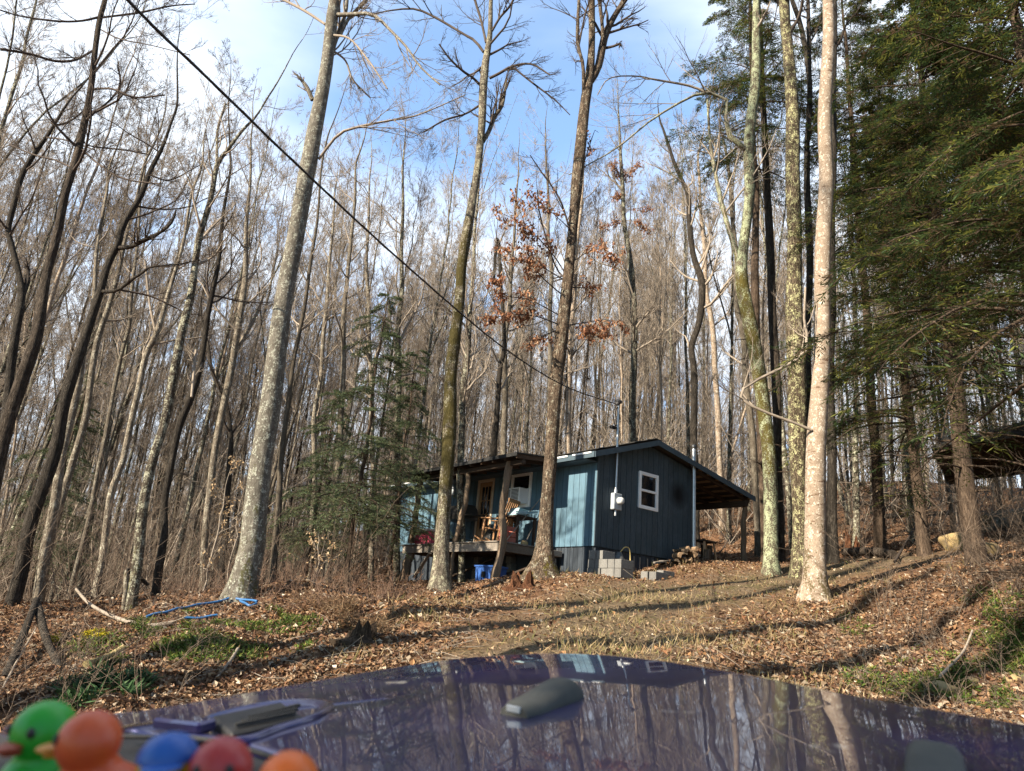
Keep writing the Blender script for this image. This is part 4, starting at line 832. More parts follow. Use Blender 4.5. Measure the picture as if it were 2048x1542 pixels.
# left-hand woods
hero('cherry_tree', 'tall dark leaning cherry at the left edge, its branches against cloud', B_RED,
     [(-70, 1260, 34), (-40, 1080, 30), (8, 880, 25), (40, 774, 24), (70, 677, 22), (87, 590, 18), (96, 540, 17), (113, 475, 16), (130, 389, 14), (156, 308, 14), (175, 211, 12), (186, 130, 11), (201, 42, 10), (211, 0, 9)], 11, 3.5,
     [[(203, 33, 5, 0), (160, 42, 4, -.2), (110, 42, 4, -.4), (40, 32, 3, -.6), (0, 20, 3, -.8)], [(188, 100, 5, 0), (150, 120, 5, -.3), (110, 122, 5, -.5), (60, 108, 5, -.8), (0, 98, 5, -1)], [(204, 35, 4, 0), (280, 25, 4, .3), (340, 12, 3, .5), (390, 8, 2, .7)],
      [(178, 230, 5, 0), (215, 205, 4, .1), (240, 170, 4, .2), (235, 130, 3, .3)], [(186, 178, 4, 0), (225, 178, 4, -.2), (270, 195, 4, -.3), (330, 190, 3, -.4)], [(165, 300, 4, 0), (200, 330, 4, -.3), (250, 358, 4, -.6), (320, 368, 3, -.8)],
      [(203, 60, 3, 0), (240, 78, 3, -.5), (300, 90, 2, -.7), (380, 110, 2, -1)], [(143, 335, 4, 0), (110, 320, 4, .2), (70, 310, 3, .4), (20, 290, 3, .6)], [(165, 262, 4, 0), (175, 290, 3, .2), (250, 300, 3, .3), (300, 310, 2, .4)]], 9, .5, (1.8, 3.2), 10, TWD, (9, 7, 4), amp=.06)
hero('maple_tree', 'forked dark maple with a snapped fork at the far left', B_DARK,
     [(-60, 1250, 22), (-20, 1020, 19), (6, 855, 17), (23, 742, 16), (32, 661, 15), (42, 592, 14), (38, 547, 11), (24, 492, 11), (16, 458, 10), (29, 405, 10), (45, 350, 10), (68, 308, 9), (97, 266, 7), (107, 250, 5)], 13, 2.5,
     [[(43, 600, 9, 0), (56, 560, 8, .1), (54, 530, 5, .1), (52, 515, 2, .1)], [(107, 252, 5, 0), (140, 242, 4, .2), (175, 215, 3, .4)], [(16, 462, 4, 0), (-10, 430, 4, -.3), (-60, 400, 3, -.5)], [(93, 275, 4, 0), (130, 280, 3, -.3), (190, 300, 3, -.5)]], 7, .55, (1.6, 2.6), 11, TWD, (9, 6, 4))
hero('maple_tree', 'sturdy leaning maple with long horizontal limbs, second from the left edge', B_DARK,
     [(10, 1250, 28), (38, 1156, 26), (58, 1071, 25), (82, 985, 25), (108, 900, 24), (126, 823, 22), (146, 758, 21), (159, 709, 19), (175, 651, 17), (191, 606, 16), (204, 573, 15), (217, 531, 14), (237, 489, 12), (247, 447, 12), (282, 389, 10), (302, 340, 9), (324, 298, 7), (340, 250, 5)], 13, 3,
     [[(204, 583, 7, 0), (222, 583, 7, -.1), (240, 578, 6, -.2), (260, 562, 6, -.3), (285, 545, 5, -.4), (303, 533, 5, -.5), (345, 530, 3, -.6), (400, 520, 2, -.7)], [(238, 496, 9, 0), (265, 492, 9, -.2), (292, 478, 8, -.4), (320, 465, 6, -.5), (344, 444, 5, -.6), (352, 420, 3, -.7)],
      [(240, 580, 4, -.2), (300, 592, 4, 0), (350, 615, 3, .1), (380, 630, 2, .1)], [(300, 350, 4, 0), (340, 360, 3, .2), (400, 330, 2, .3)]], 7, .6, (1.6, 2.8), 12, TWD, (9, 6, 4))
LT = [('grey maple', B_MID, 14, [(72, 1215, 18), (89, 1105, 17), (109, 1002, 17), (128, 900, 16), (146, 807, 15), (163, 740, 12), (180, 640, 10), (190, 560, 8), (205, 420, 6)], 'grey trunk close behind the sturdy long-limbed maple'),
      ('grey maple', B_MID, 15, [(78, 1215, 14), (100, 1090, 14), (123, 1000, 14), (148, 920, 13), (169, 839, 13), (185, 742, 12), (201, 661, 11), (224, 586, 9), (243, 525, 8), (262, 430, 6), (290, 330, 5)], 'slim straight grey trunk passing behind the long horizontal limbs'),
      ('grey maple', B_MID, 17, [(132, 1225, 10), (161, 1105, 10), (185, 1003, 9), (202, 917, 9), (217, 839, 8), (233, 758, 8), (246, 693, 8), (259, 645, 7), (270, 520, 6), (285, 380, 4)], 'thin pale trunk, third slim one from the left edge'),
      ('grey maple', B_MID, 16, [(184, 1225, 15), (202, 1122, 14), (222, 996, 13), (243, 930, 12), (259, 855, 12), (279, 774, 12), (292, 709, 11), (308, 677, 11), (324, 635, 10), (345, 560, 8), (370, 470, 6), (385, 380, 5)], 'leaning trunk with a forked top left of the bright lichen maple'),
      ('bright maple', B_LICH, 13, [(262, 1225, 21), (267, 1173, 20), (280, 1071, 20), (294, 985, 19), (308, 908, 18), (324, 855, 17), (344, 774, 17), (357, 709, 16), (366, 651, 16), (379, 596, 15), (389, 541, 14), (399, 476, 13), (405, 454, 12), (421, 396, 10), (434, 331, 9), (454, 302, 7), (486, 259, 6), (510, 235, 4)], 'bright lichen spotted maple leaning right, tallest of the left woods'),
      ('dark maple', B_DARK, 14.5, [(303, 1228, 17), (318, 1139, 16), (331, 1071, 15), (328, 1002, 14), (340, 930, 14), (360, 855, 14), (383, 794, 14), (402, 709, 12), (421, 612, 11), (434, 531, 9), (446, 440, 7), (460, 340, 5)], 'crooked dark trunk bending just right of the bright maple'),
      ('twin maple', B_MID, 18, [(405, 1190, 15), (412, 1060, 14), (424, 936, 14), (440, 855, 14), (457, 758, 14), (467, 709, 13), (480, 645, 13), (487, 580, 12), (492, 490, 9), (497, 400, 6), (502, 310, 4)], 'pale twin-stemmed trunk halfway to the big smooth maple'),
      ('dark twin', B_DARK, 19, [(440, 1190, 15), (452, 1050, 13), (458, 930, 12), (463, 870, 10), (448, 800, 9), (425, 740, 7), (415, 690, 5)], 'dark slanting trunk crossing behind the pale twin stems'),
      ('thin behind', B_MID, 17, [(545, 1180, 15), (552, 1080, 13), (560, 960, 12), (570, 850, 10), (585, 740, 9), (603, 640, 8), (622, 530, 7), (632, 450, 5), (645, 330, 4)], 'thin trunk just right of the big smooth maple')]
for i, (_, b_, y_, tr_, lb_) in enumerate(LT):
    lims = [[(434, 331, 7, 0), (434, 290, 6, .1), (436, 255, 5, .1), (451, 207, 4, .2)], [(383, 794, 5, 0), (392, 700, 5, .3)]] if i == 4 else ([[(462, 720, 7, 0), (485, 680, 7, .2), (512, 632, 6, .3), (530, 580, 5, .4)]] if i == 6 else ([[(313, 672, 6, 0), (300, 610, 5, .2), (290, 520, 4, .3)]] if i == 3 else ()))
    hero('maple_tree', lb_, b_, tr_, y_, 3., lims, 11, .42, (1.5, 2.7), 20+i, TW if b_ is not B_DARK else TWD, (8, 6, 3), k=10)
# mid-distance trees above and behind the cabin
MT = [(B_LICH, 27, [(1264, 1000, 15), (1265, 881, 14), (1267, 710, 13), (1270, 645, 13), (1265, 580, 13), (1257, 499, 10), (1248, 438, 9), (1244, 357, 8), (1240, 280, 5), (1236, 220, 3)], 'pale trunk rising behind the cabin ridge, rusty leaves near its top', 1),
      (B_DARK, 25, [(1391, 1010, 15), (1389, 904, 14), (1387, 742, 13), (1384, 693, 13), (1397, 651, 13), (1403, 596, 14), (1402, 557, 14), (1387, 508, 11), (1377, 438, 11), (1376, 390, 9), (1348, 324, 7), (1330, 270, 5)], 'dark wavy trunk standing behind the stove pipe', 0),
      (B_BEECH, 28, [(1442, 1000, 12), (1439, 904, 12), (1433, 790, 11), (1428, 693, 11), (1420, 628, 10), (1413, 580, 9), (1408, 500, 8), (1402, 420, 6), (1396, 320, 4)], 'slim cream coloured trunk left of the mossy maple', 0),
      (B_MID, 22, [(1514, 1060, 13), (1507, 904, 13), (1494, 774, 12), (1484, 660, 12), (1474, 612, 10), (1471, 500, 9), (1462, 400, 7), (1452, 300, 5)], 'grey-brown trunk close behind the mossy maple', 0),
      (B_MID, 24, [(1098, 1000, 11), (1099, 880, 10), (1100, 677, 9), (1102, 547, 8), (1098, 480, 7), (1095, 380, 5), (1092, 300, 3)], 'thin grey trunk showing left of the brown oak', 0),
      (B_BEECH, 25, [(1137, 1000, 11), (1137, 887, 11), (1139, 742, 10), (1144, 645, 9), (1150, 560, 8), (1156, 470, 7), (1165, 380, 5), (1170, 300, 3)], 'thin pale trunk showing right of the brown oak', 0),
      (B_MID, 24, [(1006, 1000, 13), (1008, 900, 12), (1010, 760, 11), (1012, 660, 10), (1020, 600, 8), (1024, 520, 7), (1030, 440, 5), (1036, 350, 3)], 'grey trunk behind the porch roof below the rusty leaves', 0),
      (B_DARK, 23, [(986, 1000, 13), (989, 900, 12), (995, 800, 11), (1002, 730, 10), (1008, 680, 8), (996, 480, 7), (988, 570, 5), (990, 520, 3)], 'dark trunk with a spiky dead top behind the porch roof', 0),
      (B_LICH, 19, [(922, 1000, 14), (921, 900, 14), (926, 800, 13), (932, 730, 12), (940, 640, 10), (945, 560, 8), (950, 470, 6), (956, 380, 4)], 'lichen spotted trunk right behind the forked oak', 0),
      (B_MID, 20, [(618, 1170, 11), (628, 1000, 10), (629, 839, 9), (642, 742, 8), (651, 628, 8), (660, 520, 6), (668, 420, 4)], 'thin yellowish trunk at the left side of the young hemlock', 0),
      (B_MID, 19, [(655, 1165, 14), (668, 1000, 12), (682, 860, 11), (687, 677, 10), (694, 547, 8), (703, 482, 7), (708, 420, 6), (712, 330, 4)], 'grey trunk rising through the young hemlock', 0),
      (B_MID, 20, [(742, 1150, 12), (746, 1000, 11), (744, 850, 10), (741, 720, 9), (736, 612, 8), (734, 540, 7), (736, 450, 5), (740, 360, 3)], 'upright trunk at the centre of the young hemlock', 0),
      (B_LICH, 20, [(794, 1100, 14), (795, 960, 13), (796, 850, 12), (797, 742, 11), (797, 645, 10), (803, 580, 9), (804, 500, 8), (804, 450, 7), (806, 380, 5), (808, 300, 3)], 'forking trunk at the right side of the young hemlock', 0)]
for i, (b_, y_, tr_, lb_, lf) in enumerate(MT):
    lims = [[(797, 690, 6, 0), (815, 650, 5, .2), (842, 600, 4, .3), (850, 540, 3, .4)]] if i == 12 else ()
    lv = [([(1244, 370, 0), (1235, 345, .1), (1225, 330, -.3)], 30), ([(1244, 370, 0), (1262, 340, .1), (1278, 330, -.3)], 26), ([(1250, 440, 0), (1225, 445, -.3), (1205, 450, -.4)], 20), ([(1250, 440, 0), (1275, 445, -.3), (1295, 460, -.4)], 24), ([(1246, 400, 0), (1240, 395, .3), (1232, 390, -.3)], 20), ([(1248, 420, 0), (1285, 415, .1), (1305, 412, .2)], 10)] if lf else ()
    hero('maple_tree' if b_ is not B_BEECH else 'beech_tree', lb_, b_, tr_, y_, 2.2, lims, 16, .35, (1.8, 3.4), 40+i, TW, (9, 6, 3), leaves=lv, k=9, upb=.1)

# ---- prototypes for the many bare trees of the woods
def bare(seed, h=20., r=.15, fork=False, n1=24, dens=(7, 6, 4), lean=.03, c0=.40):
    rg = np.random.default_rng(seed); n = 40; z = np.linspace(-.5, h, n)
    w = np.cumsum(rg.normal(size=(n, 2))*.05, 0)*np.linspace(0, 1, n)[:, None]; T = np.stack([w[:, 0]+z*rg.normal()*lean, w[:, 1]+z*rg.normal()*lean, z], 1)
    R = r*.58*np.clip(1-z/h, 0, 1)**1.0+.006; R *= 1+.5*np.exp(-np.clip(z, 0, 9)/.25)
    mb = MB(); mb.tubes(T, R, 9, 0, rough_bark(.05, rg)); L1 = []
    st = T[None], R[None]
    if fork:
        P, Q = grow(*st, 2, (.38, .55), (.18, .35), (h*.5, h*.6), 16, .06, .06, .62, rg, .12, .01, 0); mb.tubes(P, Q, 7); L1.append(grow(P, Q, n1//3, (.15, .98), (.5, 1.), (1.4, 2.6), 8, .12, .08, .5, rg, .2, .004, .3))
    P, Q = grow(*st, n1, (c0, .98), (.35, .85), (2.0, 3.9), 9, .09, .11, .34, rg, .2, .0035, .45); L1.append((P, Q))
    P, Q = grow(*st, 5 if c0 < .5 else 0, (.15, .42), (.9, 1.4), (.5, 1.6), 6, .15, .0, .2, rg, .3, .004, 0); L1.append((P, Q))
    cb = MB()
    for p, q, k in twigs(L1, rg, dens, (-.58, -.6, -.6), .075, .11): cb.tubes(p, np.maximum(q, .0032), k)
    return mb, cb
PROTO = []
for i in range(9):
    a, b = bare(300+i, [19, 21, 17, 22, 18, 20, 15, 23, 19][i], [.13, .16, .10, .18, .12, .14, .075, .17, .11][i], i % 3 == 1, [22, 26, 20, 26, 22, 24, 16, 26, 20][i])
    bm_ = [B_MID, B_LICH, B_MID, B_BEECH, B_BEECH, B_MID, B_MID, B_LICH, B_DARK][i]
    PROTO.append((a.mesh('trunk', bm_, True), b.mesh('crown', TW if bm_ is not B_DARK else TWD, True)))
a, b = bare(399, 30, .42, False, 22, (8, 7, 4), .01, .62); PROTO.append((a.mesh('trunk', B_MID, True), b.mesh('crown', TW, True)))
taken = []
def free(x, y, dmin):
    for a, b in taken:
        if (a-x)**2+(b-y)**2 < dmin*dmin: return False
    return True
HEROXY = [(o.location.x, o.location.y) for o in C.objects if o.parent is None and o.type == 'EMPTY' and o.get('category') == 'tree']
taken += HEROXY
ZONES = {'left': ('tree', 'bare slender tree in the crowded woods to the left of the cabin', 'bare trees of the left woods'),
         'mid': ('tree', 'bare sunlit tree in the woods rising behind the cabin roof', 'bare trees behind the cabin'),
         'right': ('tree', 'bare tree on the leaf-strewn hillside to the right of the cabin', 'bare trees on the right hillside')}
def put_tree(x, y, zone, i, s=1., rz=0., tilt=(0, 0)):
    c, l_, g_ = ZONES[zone]; t = thing('bare_tree', l_, c, (x, y, G(x, y)-.05), rz, g_); t.rotation_euler = (tilt[0], tilt[1], rz); t.scale = (s, s, s)
    for nm, me in zip(('trunk', 'crown'), PROTO[i]):
        o = bpy.data.objects.new(nm, me); C.objects.link(o); o.parent = t
rf = np.random.default_rng(77)
def in_cabin(x, y, pad=1.2):
    q = toH(np.stack([A(x, float), A(y, float), 0*A(x, float)], -1)); q0, q1 = q[..., 0], q[..., 1]; return (-2.6-pad < q0) & (q0 < 6.6+pad) & (-1-pad < q1) & (q1 < 9.6+pad)
n_put = {'left': 0, 'mid': 0, 'right': 0}; WANT = {'left': 104, 'mid': 74, 'right': 98}
RNG = {'left': (16.5, 44, -50, -8), 'mid': (27, 50, -9, 15), 'right': (24, 56, 13, 48)}
for zone in WANT:
    tries = 0; lo_, hi_, a0, a1 = RNG[zone]
    while n_put[zone] < WANT[zone] and tries < 6000:
        tries += 1; d = lo_+(hi_-lo_)*rf.random()**.95; az = math.radians(rf.uniform(a0, a1)); x, y = d*math.sin(az), d*math.cos(az)
        if in_cabin(x, y) or not free(x, y, .75 if zone == 'left' else 1.2): continue
        q = toH(A([x, y, 0.]))
        if zone != 'right' and q[0] < 1 and q[1] < 13 and az > math.radians(-11): continue     # keep the yard open
        if zone == 'right' and d < 27 and az < math.radians(20): continue
        if zone == 'left' and d < 17 and az > math.radians(-20): continue
        cs = x*.69-y*.72
        if -20.5 < cs < -10.2 and zone != 'right' and x < 0 and y < 22: continue
        taken.append((x, y)); n_put[zone] += 1; put_tree(x, y, zone, int(rf.integers(0, 9)), rf.uniform(.7, 1.02), rf.uniform(0, 6.28), tuple(rf.normal(size=2)*(.13 if rf.random() < .1 else .035)))
# ---- the far woods: one mass
FAR = bpy.data.collections.new('far_tree_kinds')
for i in range(5):
    a, b = bare(500+i, [19, 21, 17, 20, 22][i], [.16, .19, .13, .17, .15][i], i % 2 == 1, 22, (7, 6, 4)); n0 = len(a.M)
    for v, f, m_ in zip(b.V, b.F, b.M): a.V.append(v); a.F.append(f+a.n); a.M.append(m_+1); a.K.append(None)
    FAR.objects.link(bpy.data.objects.new('far_tree', a.mesh('far_tree', [[B_MID, B_LICH, B_BEECH, B_MID, B_DARK][i], TW], True)))
def scatter(name, coll, P, rot, scl, idx, label):
    me = bpy.data.meshes.new(name); me.vertices.add(len(P)); me.vertices.foreach_set('co', P.astype(np.float32).ravel())
    for nm, ty, v in (('rot', 'FLOAT_VECTOR', rot), ('scl', 'FLOAT', scl), ('idx', 'INT', idx)):
        a = me.attributes.new(nm, ty, 'POINT'); a.data.foreach_set('vector' if ty == 'FLOAT_VECTOR' else 'value', np.asarray(v, np.int32 if ty == 'INT' else np.float32).ravel())
    o = bpy.data.objects.new(name, me); C.objects.link(o); tag(o, label, None, None, 'stuff')
    g = bpy.data.node_groups.new(name, 'GeometryNodeTree'); g.interface.new_socket('Geometry', in_out='INPUT', socket_type='NodeSocketGeometry'); g.interface.new_socket('Geometry', in_out='OUTPUT', socket_type='NodeSocketGeometry')
    n, l = g.nodes, g.links; gi = n.new('NodeGroupInput'); go = n.new('NodeGroupOutput'); ip = n.new('GeometryNodeInstanceOnPoints'); ci = n.new('GeometryNodeCollectionInfo')
    ci.inputs['Collection'].default_value = coll; ci.inputs['Separate Children'].default_value = True; ci.inputs['Reset Children'].default_value = True
    ip.inputs['Pick Instance'].default_value = True
    for nm, dt, s in (('rot', 'FLOAT_VECTOR', 'Rotation'), ('scl', 'FLOAT', 'Scale'), ('idx', 'INT', 'Instance Index')):
        a = n.new('GeometryNodeInputNamedAttribute'); a.data_type = dt; a.inputs['Name'].default_value = nm; l.new(a.outputs['Attribute'], ip.inputs[s])
    l.new(gi.outputs[0], ip.inputs['Points']); l.new(ci.outputs[0], ip.inputs['Instance']); l.new(ip.outputs[0], go.inputs[0])
    md = o.modifiers.new('scatter', 'NODES'); md.node_group = g; return o
pts = []
NFAR = 1000
while len(pts) < NFAR:
    d = 36+105*rf.random()**1.1; az = math.radians(rf.uniform(-52, 50) if rf.random() < .72 else rf.uniform(-52, -5)); x, y = d*math.sin(az), d*math.cos(az)
    if az > math.radians(15) and d < 46: continue
    pts.append((x, y))
pts = A(pts); scatter('far_woods', FAR, np.column_stack([pts, ground(pts[:, 0], pts[:, 1])-.2]), np.column_stack([rf.normal(size=(NFAR, 2))*.03, rf.uniform(0, 6.28, NFAR)]), rf.uniform(.75, 1.12, NFAR), rf.integers(0, 5, NFAR), 'mass of bare grey trees far back in the woods')
# trees standing behind and beside the photographer: their shadows lie across the drive
for i, (x, y, s) in enumerate(((-8.9, 4.3, 1.0), (-9.6, 2.6, 1.1), (-8.6, 1.0, 1.0), (-7.6, -.4, .9), (-7.9, -1.9, 1.05), (-6.4, -4.0, .9))):
    t = thing('bare_tree', 'bare tree beside the drive behind the parked vehicle', 'tree', (x, y, G(x, y)-.1), i*1.7, 'bare trees behind the vehicle'); t.scale = (s, s, s)
    for nm, me in zip(('trunk', 'crown'), PROTO[9]):
        o = bpy.data.objects.new(nm, me); C.objects.link(o); o.parent = t

# ------------------------------------------------------------------ hemlocks
M_HEM = colattr('hemlock_needles', rough=.55, trans=.38, var=.18, vscale=.8, spec=.3)
B_HEM = bark('hemlock_bark', (.075, .052, .038), (.17, .125, .09), 20, .3, ((.30, .29, .24), 4, .66), None, bmp=.9, rnd=.1)
def hemlock(seed, h, r, z0, bl, nb, fine=1., sl=.42, sd=5, tb=.9, nw=.26, tilt=.25, dead=6, droop=-.10, cone=.75, col=((.075, .112, .036), (.20, .215, .05), (.042, .072, .028), (.056, .09, .032), (.13, .09, .05)), sector=None, nl=.085):
    """trunk, boughs and needle sprays of a hemlock: three meshes"""
    rg = np.random.default_rng(seed); n = 30; z = np.linspace(-.4, h, n)
    w = np.cumsum(rg.normal(size=(n, 2))*.02, 0); T = np.stack([w[:, 0], w[:, 1], z], 1); R = r*(1-np.clip(z/h, 0, 1))**.8+.008; R *= 1+.5*np.exp(-np.clip(z, 0, 9)/.25)
    tkb = MB(); tkb.tubes(T, R, 10, 0, rough_bark(.06, rg))
    t = np.sort(rg.uniform(0, 1, nb))**tb; zz = z0+(h-z0)*t*.985; f = (zz+.4)/(h+.4)*(n-1); i = np.minimum(f.astype(int), n-2); u = (f-i)[:, None]; st = T[i]*(1-u)+T[i+1]*u
    az = rg.uniform(0, 2*np.pi, nb) if sector is None else rg.uniform(sector[0], sector[1], nb)
    L = bl*(1-cone*t)*rg.uniform(.6, 1.15, nb); d = np.stack([np.cos(az), np.sin(az), rg.uniform(.0, .35, nb)], 1); P = [st]; q = st.copy()
    for k in range(9):
        d = unit(d+rg.normal(size=d.shape)*.06+A([0, 0, droop])); q = q+d*(L/9)[:, None]; P.append(q)
    P = np.stack(P, 1); RB = (np.clip(R[i]*.28, .007, .04))[:, None]*np.linspace(1, .15, 10)
    bb = MB(); bb.tubes(P, np.maximum(RB, .003), 5)
    # side shoots lie in the plane of the bough
    nS = int(22*fine); B = nb
    def side(P, nS, L0, ang, tr, npt, dr, fall):
        B, n, _ = P.shape; M = B*nS; pi = np.repeat(np.arange(B), nS); t = np.tile(np.linspace(tr[0], tr[1], nS), B)+rg.normal(size=M)*.02; t = np.clip(t, 0, .999)
        f = t*(n-1); i = np.minimum(f.astype(int), n-2); u = (f-i)[:, None]; st = P[pi, i]*(1-u)+P[pi, i+1]*u; D = unit(P[pi, i+1]-P[pi, i])
        X = unit(np.cross(D, A([0, 0, 1.])+rg.normal(size=(M, 3))*.12)); sg = np.where(np.arange(M) % 2, 1., -1.)[:, None]; a = rg.uniform(ang[0], ang[1], M)[:, None]
        d = D*np.cos(a)+X*sg*np.sin(a); L = (np.broadcast_to(L0, (B,))[pi])*(1-fall*t)*rg.uniform(.6, 1.15, M); out = [st]; q = st
        for k in range(npt-1): d = unit(d+rg.normal(size=d.shape)*.08+A([0, 0, dr])); q = q+d*(L/(npt-1))[:, None]; out.append(q)
        return np.stack(out, 1), L
    P2, L2 = side(P, nS, L*sl, (.7, 1.15), (.16, .99), 6, -.04, .62)
    bb.tubes(P2, np.broadcast_to(np.linspace(.006, .0018, 6), P2.shape[:2]), 3)
    P3, L3 = side(P2, int(9*fine), np.maximum(L2*.42, .05), (.6, 1.1), (.1, .99), 3, -.05, .5)
    nb_ = MB(); pal = A(col)
    def spray(Q, dens):
        S_, E_ = Q[:, 0], Q[:, -1]; M = len(S_); c = pal[rg.integers(0, len(pal), M)]*rg.uniform(.7, 1.3, (M, 1)); D = E_-S_; ln = np.linalg.norm(D, axis=1)
        for k in range(dens):
            a0, a1 = k/dens, 1; s = S_+D*a0; sg = 1 if k % 2 else -1; X = unit(np.cross(D, A([0, 0, 1.])+rg.normal(size=D.shape)*tilt)); dd = unit(D)*.8+X*sg*rg.uniform(.25, .7, (M, 1))
            diamonds(nb_, s, dd, A([0, 0, 1.])+rg.normal(size=D.shape)*(tilt+.05), np.clip(ln*.62, .05, nl*1.5), np.full(M, nl*nw), c)
    spray(P3, sd); tips = np.stack([P2[:, -3], P2[:, -1]], 1); spray(tips, sd); spray(np.stack([P2[:, 1], P2[:, 3]], 1), 2)
    if dead:
        PD, RD = grow(T[None], R[None], dead*2, (.08, max(.12, z0/h)), (1.2, 1.7), (.4, bl*.5), 8, .1, -.03, .18, rg, .2, .003, 0); bb.tubes(PD, RD, 4)
        PE, RE = grow(PD, RD, 6, (.3, 1), (.5, 1), -.35, 4, .15, 0, .5, rg); bb.tubes(PE, RE, 3)
    return tkb.mesh('trunk', B_HEM, True), bb.mesh('boughs', B_HEM, True), nb_.mesh('foliage', M_HEM)
def put_hem(me, label, x, y, rz=0, s=1., group=None, z=None):
    t = thing('hemlock_tree', label, 'tree', (x, y, (G(x, y) if z is None else z)-.05), rz, group); t.scale = (s, s, s)
    for nm, m_ in zip(('trunk', 'boughs', 'foliage'), me):
        o = bpy.data.objects.new(nm, m_); C.objects.link(o); o.parent = t
    return t
def base(px, py, y): q = aty(px, py, y); return q[0], q[1]
hA = hemlock(1, 17, .17, 4.3, 3.9, 98, 1.1)
hB = hemlock(2, 15, .15, 3.4, 4.0, 98, 1.1)
hC = hemlock(3, 7.6, .055, 1.6, 2.2, 80, .9, .32, 3, 1.15, .17, 1.0, col=((.11, .155, .075), (.16, .19, .09), (.075, .115, .06)), dead=5, nl=.08, droop=-.10)
hD = hemlock(4, 24, .16, 12.5, 3.3, 70, 1.0)
put_hem(hB, 'big dark hemlock nearest the drive, its boughs reaching in from the right edge', *base(2190, 1100, 8.6), .4)
put_hem(hA, 'tall dense hemlock in front of the open shed', *base(1950, 1090, 14.0), 1.9)
put_hem(hB, 'hemlock between the pale beech and the open shed', *base(1850, 1080, 17.5), 3.3, .9)
put_hem(hA, 'dark hemlock right of the open shed at the picture edge', *base(2140, 1080, 13.5), 5.0, 1.05)
put_hem(hD, 'tall hemlock whose upper boughs hang over the mossy maple', *base(1535, 1095, 19.5), .7)
put_hem(hD, 'tall hemlock crowning above the pale beech', *base(1760, 1060, 20.0), 2.4, .95)
put_hem(hC, 'young hemlock with airy boughs left of the porch', *base(690, 1172, 16.8), .3)
put_hem(hC, 'smaller young hemlock behind the airy one left of the porch', *base(775, 1150, 19.5), 2.2, .9)
put_hem(hC, 'slim young hemlock right of the big smooth maple', *base(610, 1160, 19.0), 4.0, .75)
put_hem(hC, 'young hemlock deep in the shade at the left edge', *base(55, 1200, 19.0), 1.0, .85)
put_hem(hB, 'unseen leafy hemlock added behind the parked vehicle to shade it', -4.6, -4.4, .9)  # out of view, added so its foliage shades bonnet and ducks

# ------------------------------------------------------------------ the vehicle and what stands on its dashboard
REL = math.radians(8.5)
KF = fw*math.cos(REL)-up*math.sin(REL); KU = up*math.cos(REL)+fw*math.sin(REL); KR = rt     # the vehicle's level frame
HEAD = math.radians(24); VF = KF*math.cos(HEAD)+KR*math.sin(HEAD); VR = KR*math.cos(HEAD)-KF*math.sin(HEAD)
HC = KF*.95+KR*.42                                            # a point in the middle of the bonnet (offset from the lens)
def hood_z(s, t): return -.325-.050*s-.038*s*s-.055*t*t-.02*np.clip(s-.45, 0, 9)**2
def st_of(P): q = np.asarray(P)-HC; return q@VF, q@VR
def hood_pt(s, t, dz=0.): return HC+VF*np.asarray(s)[..., None]+VR*np.asarray(t)[..., None]+KU*(hood_z(s, t)+dz-KU@HC)[..., None]
def hood_hit(px, py):
    q = ray(px, py); tt = np.linspace(.3, 6, 4000); P = q[None]*tt[:, None]; s, t = st_of(P); h = P@KU-hood_z(s, t); i = np.argmax(h < 0); return A([s[i], t[i]])
front = [(10, 1452), (120, 1438), (240, 1428), (370, 1407), (500, 1385), (620, 1364), (740, 1343), (850, 1326), (950, 1314), (1050, 1308), (1130, 1307), (1210, 1310), (1300, 1319), (1380, 1330), (1500, 1350), (1700, 1390), (1880, 1421), (2046, 1449)]
Fb = A([hood_hit(*p) for p in front])
rear = A([hood_hit(*p) for p in [(640, 1540), (564, 1506), (513, 1489), (430, 1472), (308, 1466), (239, 1452), (150, 1470), (60, 1474)]])
ext_r = Fb[-1]+(Fb[-1]-Fb[-3])*1.2
loop = np.vstack([cr(Fb, 60), ext_r+(ext_r-Fb[-1])*.3, A([[min(rear[0, 0]-.25, ext_r[0]-.3), ext_r[1]]]), A([[rear[0, 0]-.18, rear[0, 1]+.35]]), rear])
cen = A([np.mean(Fb[:, 0])-.25, .0+np.mean(Fb[:, 1])])
M_paint = None
def car_paint():
    m, n, l, b = new_mat('violet_blue_car_paint'); v = coords(n, l); z = noise(n, l, v, 900, 2, .5)
    c = mix(n, l, mapr(n, l, z, .35, .7), (.010, .008, .062), (.021, .017, .108))
    dq = noise(n, l, v, 6, 6, .65); sp = noise(n, l, v, 70, 3, .7); dust = math_(n, l, 'MULTIPLY', mapr(n, l, dq, .45, .75, 0, .10), mapr(n, l, sp, .3, .7, .5, 1)); c = mix(n, l, dust, c, (.30, .27, .25))
    sx = noise(n, l, coords(n, l, (1, 1, 1)), 9, 2, .4); spots = mapr(n, l, sx, .735, .76); c = mix(n, l, spots, c, (.55, .52, .5))
    l.new(c, b.inputs['Base Color']); b.inputs['Metallic'].default_value = .45; b.inputs['Roughness'].default_value = .32
    b.inputs['Coat Weight'].default_value = 1; b.inputs['Coat Roughness'].default_value = .02; b.inputs['Coat IOR'].default_value = 1.5
    bump(n, l, b, noise(n, l, v, 5, 3, .5), .006, .05); nn = b.inputs['Normal'].links[0].from_socket; l.new(nn, b.inputs['Coat Normal']); return m
M_car = car_paint(); M_plas = paint('black_grained_plastic', (.010, .010, .011), (.018, .018, .019), 60, .62, bmp=.15); M_rub = paint('dark_grey_rubber', (.046, .047, .043), (.060, .062, .056), 40, .75)
car = thing('parked_vehicle', 'violet blue off-road vehicle seen over its glossy bonnet', 'vehicle', KU*hood_z(0, 0)+HC-KU*(KU@HC)-KU*1.05)
